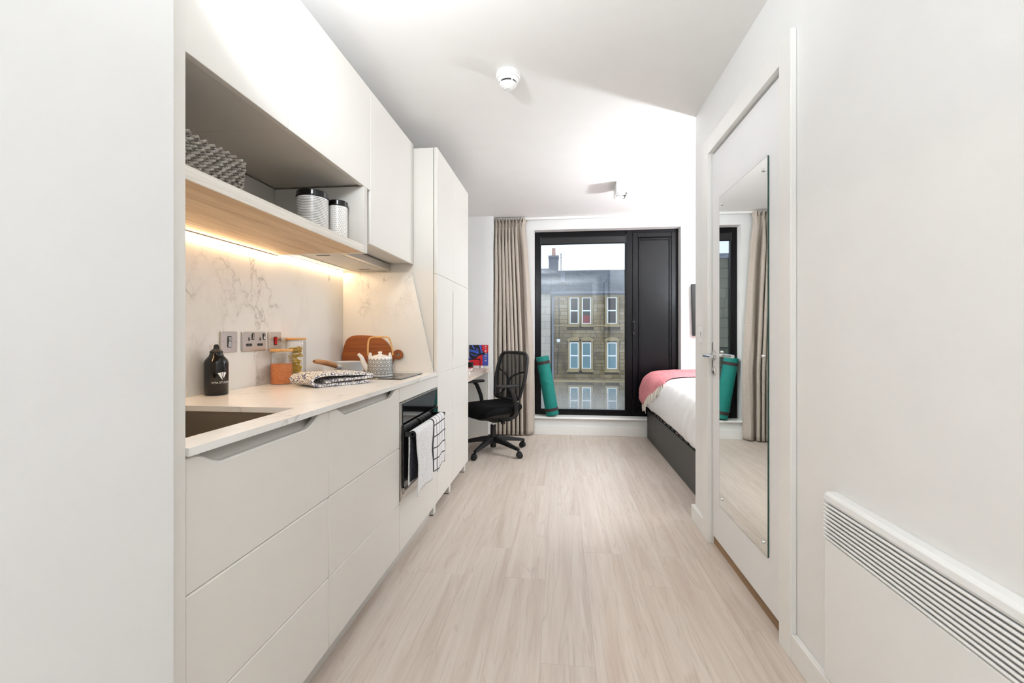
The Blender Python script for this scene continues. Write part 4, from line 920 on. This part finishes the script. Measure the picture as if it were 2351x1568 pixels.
# ================================================================== CURTAIN, MAT, BED
cu = thing('curtain', (-.52, 4.74, 0), 'taupe pinch-pleat curtain gathered left of the window', 'curtain')
CZ1, CZP, CZ0 = 2.374, 2.285, .012
def curt(u, v):
    zz = CZ0 + (CZ1 - CZ0) * v; NFO = 9
    xr = -.395 - .0 if zz > CZP else -.395 + .10 * min(1, (CZP - zz) / 1.5) ** .8
    if zz > CZP: xr += .025 * (zz - CZP) / (CZ1 - CZP)
    x = -.731 + (xr + .731) * u
    k = max(0, min(1, (CZP - zz) / .25)); top = max(0, (zz - CZP) / (CZ1 - CZP))
    amp = .008 + .040 * k + .030 * top
    flat_ = max(0, min(1, (u - .74) / .10)) * k
    base_ = u / .74 * 7 if u < .74 else 7 + (u - .74) / .26 * 1.0
    ph = 2 * PI * base_ + .5 * math.sin(zz * 1.7 + u * 9) * k
    sh_ = math.cos(ph); sh_ = math.copysign(abs(sh_) ** .75, sh_)
    if top > 0: sh_ = sh_ * (1 - top) + math.cos(2 * ph + .6) * top
    amp *= 1 - .45 * flat_
    y = 4.752 + amp * sh_ + .006 * noise.noise(Vector((u * 20, zz * 2.5, 1))) * k
    x += .010 * math.sin(2 * ph) * k * (1 - flat_) + .006 * noise.noise(Vector((u * 14, zz * 1.5, 7))) * k + .012 * math.sin(ph) * top
    return Vector((x, min(y, 4.806), zz))
MB().grid(curt, 181, 48).build('drape', 'curtain', cu, smooth=60, solid=.0025)
tk = thing('curtain_track', (.7, 4.78, 2.365), 'slim white curtain track along the top of the far wall', 'curtain track')
MB().box(-.733, XB - .002, 4.775, 4.793, 2.364, 2.389).build('rail', 'white', tk, bevel=.002)
MB().box(-.733, XB - .002, 4.779, 4.789, 2.3625, 2.3639).build('groove', 'plinth', tk)
ma = thing('yoga_mat', (-.09, 4.86, WZ0), 'rolled teal exercise mat with dark straps leaning on the sill', 'exercise mat')
p0 = Vector((-.098, 4.842, WZ0 + .0145)); p1 = Vector((-.212, 4.848, .858)); ax = (p1 - p0).normalized(); Lm = (p1 - p0).length
Rm = ax.to_track_quat('Z', 'Y').to_matrix()
mrad = .071
MB().lathe([(0, .002), (mrad - .006, 0), (mrad, .006), (mrad, Lm - .006), (mrad - .005, Lm), (mrad - .008, Lm - .004), (mrad - .011, Lm), (mrad - .020, Lm), (mrad - .023, Lm - .004), (mrad - .026, Lm), (mrad - .036, Lm), (mrad - .039, Lm - .004), (mrad - .042, Lm), (.016, Lm), (.013, Lm - .02), (0, Lm - .02)], p0, 48, Rm).build('rolled_foam', 'mat', ma, smooth=40)
for s in (.045, Lm - .085): MB().lathe([(mrad + .0005, s), (mrad + .0022, s + .001), (mrad + .0022, s + .034), (mrad + .0005, s + .035)], p0, 48, Rm).build('strap', 'strap', ma, smooth=40)
for s in (Lm * .52, Lm * .56): MB().lathe([(mrad + .0003, s), (mrad + .0016, s + .003), (mrad + .0003, s + .006)], p0, 48, Rm).build('seam_ridge', 'mat', ma, smooth=60)
# bed
BXL, BXR, BY0, BY1, BZT = .91, 2.22, 2.76, 4.782, .300
bf = thing('bed_frame', ((BXL + BXR) / 2, (BY0 + BY1) / 2, 0), 'charcoal storage bed base against the window wall', 'bed')
MB().box(BXL, BXL + .03, BY0, BY1 - .02, 0, BZT).build('side_board', 'bedframe', bf, bevel=.003)
MB().box(BXR - .03, BXR, BY0, BY1 - .02, 0, BZT).build('side_board', 'bedframe', bf, bevel=.003)
MB().box(BXL, BXR, BY1 - .0195, BY1, 0, BZT + .01).build('foot_board', 'blackmetal', bf, bevel=.003)
MB().box(BXL, BXR, BY0 - .02, BY0 - .0005, 0, BZT).build('head_board', 'bedframe', bf, bevel=.003)
MB().box(BXL + .012, BXR - .012, BY0, BY1 - .02, BZT + .0005, BZT + .03).build('mattress_platform', 'blackmetal', bf, bevel=.004)
for k in range(12): MB().box(BXL + .001, BXL + .012, 3.02 + k * .135, 3.09 + k * .135, BZT + .006, BZT + .024).build('slat_end', 'lensred' if k % 5 == 4 else 'greyplastic', bf, bevel=.002)
prof = [(.955, .340), (.900, .345), (.872, .40), (.868, .50), (.882, .60), (.925, .675), (1.02, .712), (1.25, .728), (1.6, .732), (1.95, .725), (2.12, .705), (2.20, .66), (2.235, .56), (2.23, .42), (2.20, .345), (2.14, .340)]
PC = catmull([Vector((a, b, 0)) for a, b in prof], 6)
def bed_pt(t, y, off=0.0, wr=1.0):
    s = t * (len(PC) - 1); i = min(int(s), len(PC) - 2); f_ = s - i; p = PC[i].lerp(PC[i + 1], f_); tn = (PC[i + 1] - PC[i]).normalized(); nn = Vector((-tn.y, tn.x, 0))
    if nn.dot(p - Vector((1.55, .45, 0))) < 0: nn = -nn
    k = max(0, min(1, (y - 3.7) / .8)); k = k * k * (3 - 2 * k)
    x, z_ = p.x, p.y
    if x < 1.2: x -= .035 * k * min(1, max(0, (z_ - .34) / .1))
    z_ -= .02 * (1 - min(1, max(0, (y - 2.9) / .9)))
    w_ = wr * (.010 * noise.noise(Vector((x * 3, y * 4, z_ * 3))) + .006 * noise.noise(Vector((x * 9, y * 8, z_ * 9 + 5))) + .003 * math.sin(y * 40 + z_ * 25 + 3 * noise.noise(Vector((y * 3, z_ * 5, 0)))))
    en = min(1, max(0, (BY1 - .012 - y) / .10), max(0, (y - BY0 + .005) / .10)); en = math.sqrt(max(0, 1 - (1 - en) ** 2))
    zz = .34 + (z_ - .34) * (.55 + .45 * en)
    return Vector((x + nn.x * (off + w_), y, zz + nn.y * (off + w_) * (1 if zz > .36 else .2)))
dv = thing('duvet', (1.55, 3.77, .34), 'plump white duvet over the mattress on the bed', 'duvet')
m = MB().grid(lambda u, v: bed_pt(u, BY0 + .004 + (BY1 - BY0 - .026) * v), 120, 90)
def cap(v): 
    pts = [bed_pt(i / 119, BY0 + .004 + (BY1 - BY0 - .026) * v) for i in range(120)]; c_ = sum(pts, Vector()) / 120; m.add(pts + [c_], [(i, i + 1, 120) for i in range(119)] + [(119, 0, 120)])
cap(0); cap(1)
m.add([bed_pt(0, BY0 + .004), bed_pt(0, BY1 - .022), bed_pt(1, BY1 - .022), bed_pt(1, BY0 + .004)], [(0, 1, 2, 3)])
m.build('cover', 'duvet', dv, smooth=60)
tw = thing('throw_blanket', (1.4, 4.2, .36), 'coral pink wool throw with cream fringe over the bed foot', 'blanket')
def t_at_z(zz):   # parameter on the left flank at height zz
    best = 0
    for i in range(len(PC)):
        if PC[i].x < 1.0 and PC[i].y <= zz and i > 6: best = i
    return best / (len(PC) - 1)
def throw_pt(u, v):
    # v: 0 near hem .. 1 far end, u: 0 hanging hem .. 1 far side of the bed
    y_far = 4.745; tt = .055 + (.92 - .055) * u
    xq = bed_pt(tt, 4.0, 0, 0).x; y_near = 3.94 - 1.05 * max(0, min(.38, xq - .87)) + .02 * math.sin(xq * 9)
    y = y_near + (y_far - y_near) * v; hz_ = .655 - .275 * max(0, min(1, (y - 3.95) / .65)); t0 = t_at_z(hz_)
    t = t0 + (.92 - t0) * u ** 1.15
    return bed_pt(t, y, .012 + .004 * noise.noise(Vector((u * 12, y * 6, 2))), .9)
MB().grid(throw_pt, 110, 60).build('cloth', 'throw', tw, smooth=60, solid=.006)
fm = MB()
for i in range(64):
    v = i / 63; a = throw_pt(0, v); b = throw_pt(.012, v); dn = (a - b).normalized(); dn = (dn * .35 + Vector((-.12, 0, -1))).normalized()
    ln = random.uniform(.062, .085); sw_ = random.uniform(-.012, .012)
    fm.tube([a + dn * -.006, a + dn * (ln * .5) + Vector((random.uniform(-.004, .002), sw_ * .4, 0)), a + dn * ln + Vector((random.uniform(-.006, .004), sw_, 0))], [.0042, .0042, .0032], 5)
fm.build('fringe', 'fringe', tw, smooth=60)
# television on the far wall
tv = thing('television', (1.84, 4.76, 1.09), 'black flat television on the wall right of the window', 'television')
tl = on_plane(1587.5, 652, Y=4.755); tvm = Matrix.Translation((tl.x, 4.755, tl.z)) @ Matrix.Rotation(math.radians(-1.6), 4, 'Y')
MB().box(0, .93, 0, .035, -.545, 0).move(tvm).build('body', 'bedtv', tv, bevel=.004)
MB().box(.012, .918, -.001, -.0002, -.53, -.012).move(tvm).build('screen', 'bedtv', tv)
MB().box(.36, .57, .0355, .062, -.36, -.2).move(tvm).build('wall_bracket', 'blackmetal', tv)
# ================================================================== OUTSIDE
YO = 30.0
fb = on_plane(1268, 945, Y=YO)
def fx(px): return on_plane(px, 770, Y=YO).x
def fz(py): return on_plane(1330, py, Y=YO).z
sb = thing('stone_tenement', (fx(1330), YO + 3, fz(1010)), 'old sandstone tenement across the street with sash windows', 'building')
X0, X1, ZB_, ZE = fx(1268), fx(1437) + 9.0, fz(1010), fz(671)
MB().box(X0, X1, YO + .04, YO + 7, ZB_, ZE).build('wall', 'mortar', sb)
rows = [(683, 744), (786, 847), (889, 950)]
cols = [(1308, 1328.5), (1336, 1357), (1394, 1416), (1452, 1473), (1481, 1502)]
wins = [(fx(a), fx(b), fz(d), fz(c)) for c, d in rows for a, b in cols]
zz = ZE - .02; rh = .252; nblk = 0; far = MB(); r_i = 0
while zz > ZB_:
    x = X0 - random.uniform(0, .5); h_ = rh * random.choice((.9, 1.0, 1.0, 1.12))
    while x < X1 - .05:
        wd_ = random.uniform(.45, .95); a, b, z0_, z1_ = max(x, X0), min(x + wd_, X1), zz - h_, zz
        segs = [(a, b)]
        for (wx0, wx1, wz0, wz1) in wins:
            if z1_ > wz0 - .22 and z0_ < wz1 + .20:
                ns = []
                for s0_, s1_ in segs:
                    l, r_ = wx0 - .16, wx1 + .16
                    if s1_ <= l or s0_ >= r_: ns.append((s0_, s1_))
                    else:
                        if s0_ < l: ns.append((s0_, l))
                        if s1_ > r_: ns.append((r_, s1_))
                segs = ns
        for s0_, s1_ in segs:
            if s1_ - s0_ < .06: continue
            d_ = random.uniform(0, .025)
            if s0_ < fx(1440) and z1_ > fz(952) and nblk < 300:
                block('stone_block', 'stone_block', 'stone', sb, s0_ + .012, s1_ - .012, YO - d_, YO + .045, z0_ + .012, z1_ - .012); nblk += 1
            else: far.box(s0_ + .012, s1_ - .012, YO - d_, YO + .045, z0_ + .012, z1_ - .012)
        x += wd_
    zz -= h_; r_i += 1
o = far.build('stone_courses', 'stone', sb); o['kind'] = 'stuff'
for i, (a, b, z0_, z1_) in enumerate(wins):
    rw = i // 5; arched = rw == 1
    w = MB(); t_ = .13
    ring(w, a - t_, b + t_, z0_ - .10, z1_ + t_ + (.1 if arched else 0), t_, YO - .05, YO + .10)
    sr = w.build('window_surround', 'dressed', sb)
    ring(MB(), a, b, z0_, z1_, .065, YO - .035, YO + .04).box(a + .065, b - .065, YO - .03, YO + .03, (z0_ + z1_) / 2 - .04, (z0_ + z1_) / 2 + .04).build('sash', 'sashwhite', sr)
    MB().box(a + .06, b - .06, YO + .010, YO + .022, z0_ + .06, z1_ - .06).build('pane', 'farglass' if rw == 0 else 'farglassblue', sr)
    MB().box(a - .2, b + .2, YO - .14, YO + .05, z0_ - .20, z0_ - .09).build('stone_sill', 'dressed', sr)
    if arched:
        c_ = (a + b) / 2; MB().prism([(c_ + (b - a + .42) / 2 * math.cos(q * PI / 8), z1_ + .12 + .24 * math.sin(q * PI / 8)) for q in range(9)], 'y', YO - .10, YO - .045).build('hood_mould', 'dressed', sr)
MB().box(X0, X1, YO - .10, YO + .05, fz(749), fz(746)).build('string_course', 'dressed', sb)
MB().box(X0, X1, YO - .16, YO + .05, fz(877), fz(872)).build('ledge', 'dressed', sb)
MB().box(X0, X1, YO - .14, YO + .05, ZE - .35, ZE - .1).build('cornice', 'dressed', sb)
MB().tube([(X0 + .04, YO - .12, ZB_), (X0 + .04, YO - .12, ZE)], .07, 8).build('drainpipe', 'lead', sb, smooth=60)
MB().tube([(fx(1283), YO - .05, fz(680)), (fx(1284), YO - .05, fz(760)), (fx(1279), YO - .05, fz(860))], .025, 5).build('cable', 'ink', sb)
MB().lathe([(0, 0), (.13, 0), (.11, .03), (0, .05)], (fx(1282), YO - .05, fz(782)), 16, Matrix.Rotation(PI/2, 3, 'X')).build('satellite_dish', 'sashwhite', sb, smooth=60)
MB().box(fx(1336) + .08, fx(1357) - .08, YO + .004, YO + .009, fz(742), fz(724)).build('red_blind', 'maroon', sb)
rd = (fz(619) - ZE) / .75
MB().add([(X0 - .1, YO - .3, ZE - .05), (X1, YO - .3, ZE - .05), (X1, YO - .3 + rd, fz(612)), (X0 - .1, YO - .3 + rd, fz(612)), (X0 - .1, YO - .3, ZE - .25), (X1, YO - .3, ZE - .25), (X1, YO - .3 + rd, fz(612) - .3), (X0 - .1, YO - .3 + rd, fz(612) - .3)], [(0, 1, 2, 3), (4, 7, 6, 5), (0, 4, 5, 1), (1, 5, 6, 2), (2, 6, 7, 3), (3, 7, 4, 0)]).build('roof', 'slate', sb)
MB().box(X0 - .1, X1, YO - .42, YO - .28, ZE - .12, ZE + .02).build('gutter', 'lead', sb)
MB().box(fx(1287), fx(1297), YO + .5, YO + 1.4, fz(645), fz(622)).build('dormer', 'lead', sb)
nb = thing('neighbour_house', (fx(1240) - 4, YO + 3, ZB_), 'pale ashlar house wall left of the stone tenement', 'building')
NX0 = -22.0
MB().box(-3.0, X0 - .13, YO - .06, YO + 7, ZB_, fz(668)).build('wall', 'ashlar', nb)
NX0 = -3.0
MB().add([(NX0, YO - .3, fz(668)), (X0 - .13, YO - .3, fz(668)), (X0 - .13, YO + 2.6, fz(602)), (NX0, YO + 2.6, fz(602)), (NX0, YO - .3, fz(668) - .2), (X0 - .13, YO - .3, fz(668) - .2), (X0 - .13, YO + 2.6, fz(602) - .2), (NX0, YO + 2.6, fz(602) - .2)], [(0, 1, 2, 3), (4, 7, 6, 5), (0, 4, 5, 1), (1, 5, 6, 2), (2, 6, 7, 3), (3, 7, 4, 0)]).build('roof', 'slate', nb)
def gx(px, Y): return on_plane(px, 770, Y=Y).x
def gz(py, Y): return on_plane(1271, py, Y=Y).z
YCh = YO + 3.4
ck = thing('chimney', (gx(1271, YCh), YCh + .5, fz(666)), 'grey chimney stack with one clay pot above the slate roofs', 'chimney')
cs2 = MB().box(gx(1260, YCh), gx(1282, YCh), YCh, YCh + 1.1, fz(666), gz(592, YCh)).box(gx(1259, YCh), gx(1283, YCh), YCh - .1, YCh + 1.2, gz(592, YCh), gz(587, YCh)).build('stack', 'lead', ck)
MB().lathe([(0, gz(587, YCh)), (.16, gz(587, YCh)), (.13, gz(569, YCh)), (.17, gz(568, YCh)), (0, gz(567, YCh))], (gx(1271, YCh), YCh + .5, 0), 14).build('pot', 'pot', ck, smooth=40)
db = thing('dark_terrace', (-12, YO + 3, ZB_), 'dark green-grey stone terrace seen in the door mirror', 'building')
dbw = MB().box(-24, -3.02, YO - .04, YO + 7, ZB_, fz(600)).build('wall', 'ink', db)
zz = fz(600); n_ = 0
while zz > fz(900):
    x = -14.0 - random.uniform(0, 1)
    while x < -3.1:
        x2 = min(x + 1.45, -3.03)
        if x2 - x > .2: block('stone_block', 'dark_block', 'darkstone', db, x + .02, x2 - .02, YO - .12, YO - .03, zz - .62, zz - .03); n_ += 1
        x += 1.45
    zz -= .65
MB().box(-24, -3.02, YO - .3, YO + 7, fz(600), fz(600) + .3).build('roof_edge', 'lead', db)
ae = thing('roof_aerial', (fx(1288), YO + 1.6, fz(625)), 'thin television aerial mast beside the chimney', 'aerial')
MB().tube([(fx(1288), YO + 1.6, fz(625)), (fx(1288), YO + 1.6, fz(571))], .03, 6).build('mast', 'lead', ae)
for k, py in enumerate((574, 581)): MB().tube([(fx(1285), YO + 1.6, fz(py)), (fx(1290.5), YO + 1.6, fz(py))], .018, 5).build('rod', 'lead', ae)
st_ = struct(MB().box(-30, 30, YF + 1, YO + 8, ZB_ - .2, ZB_).build('ground_street', 'plinth'), 'grey street between the two buildings far below', 'street')
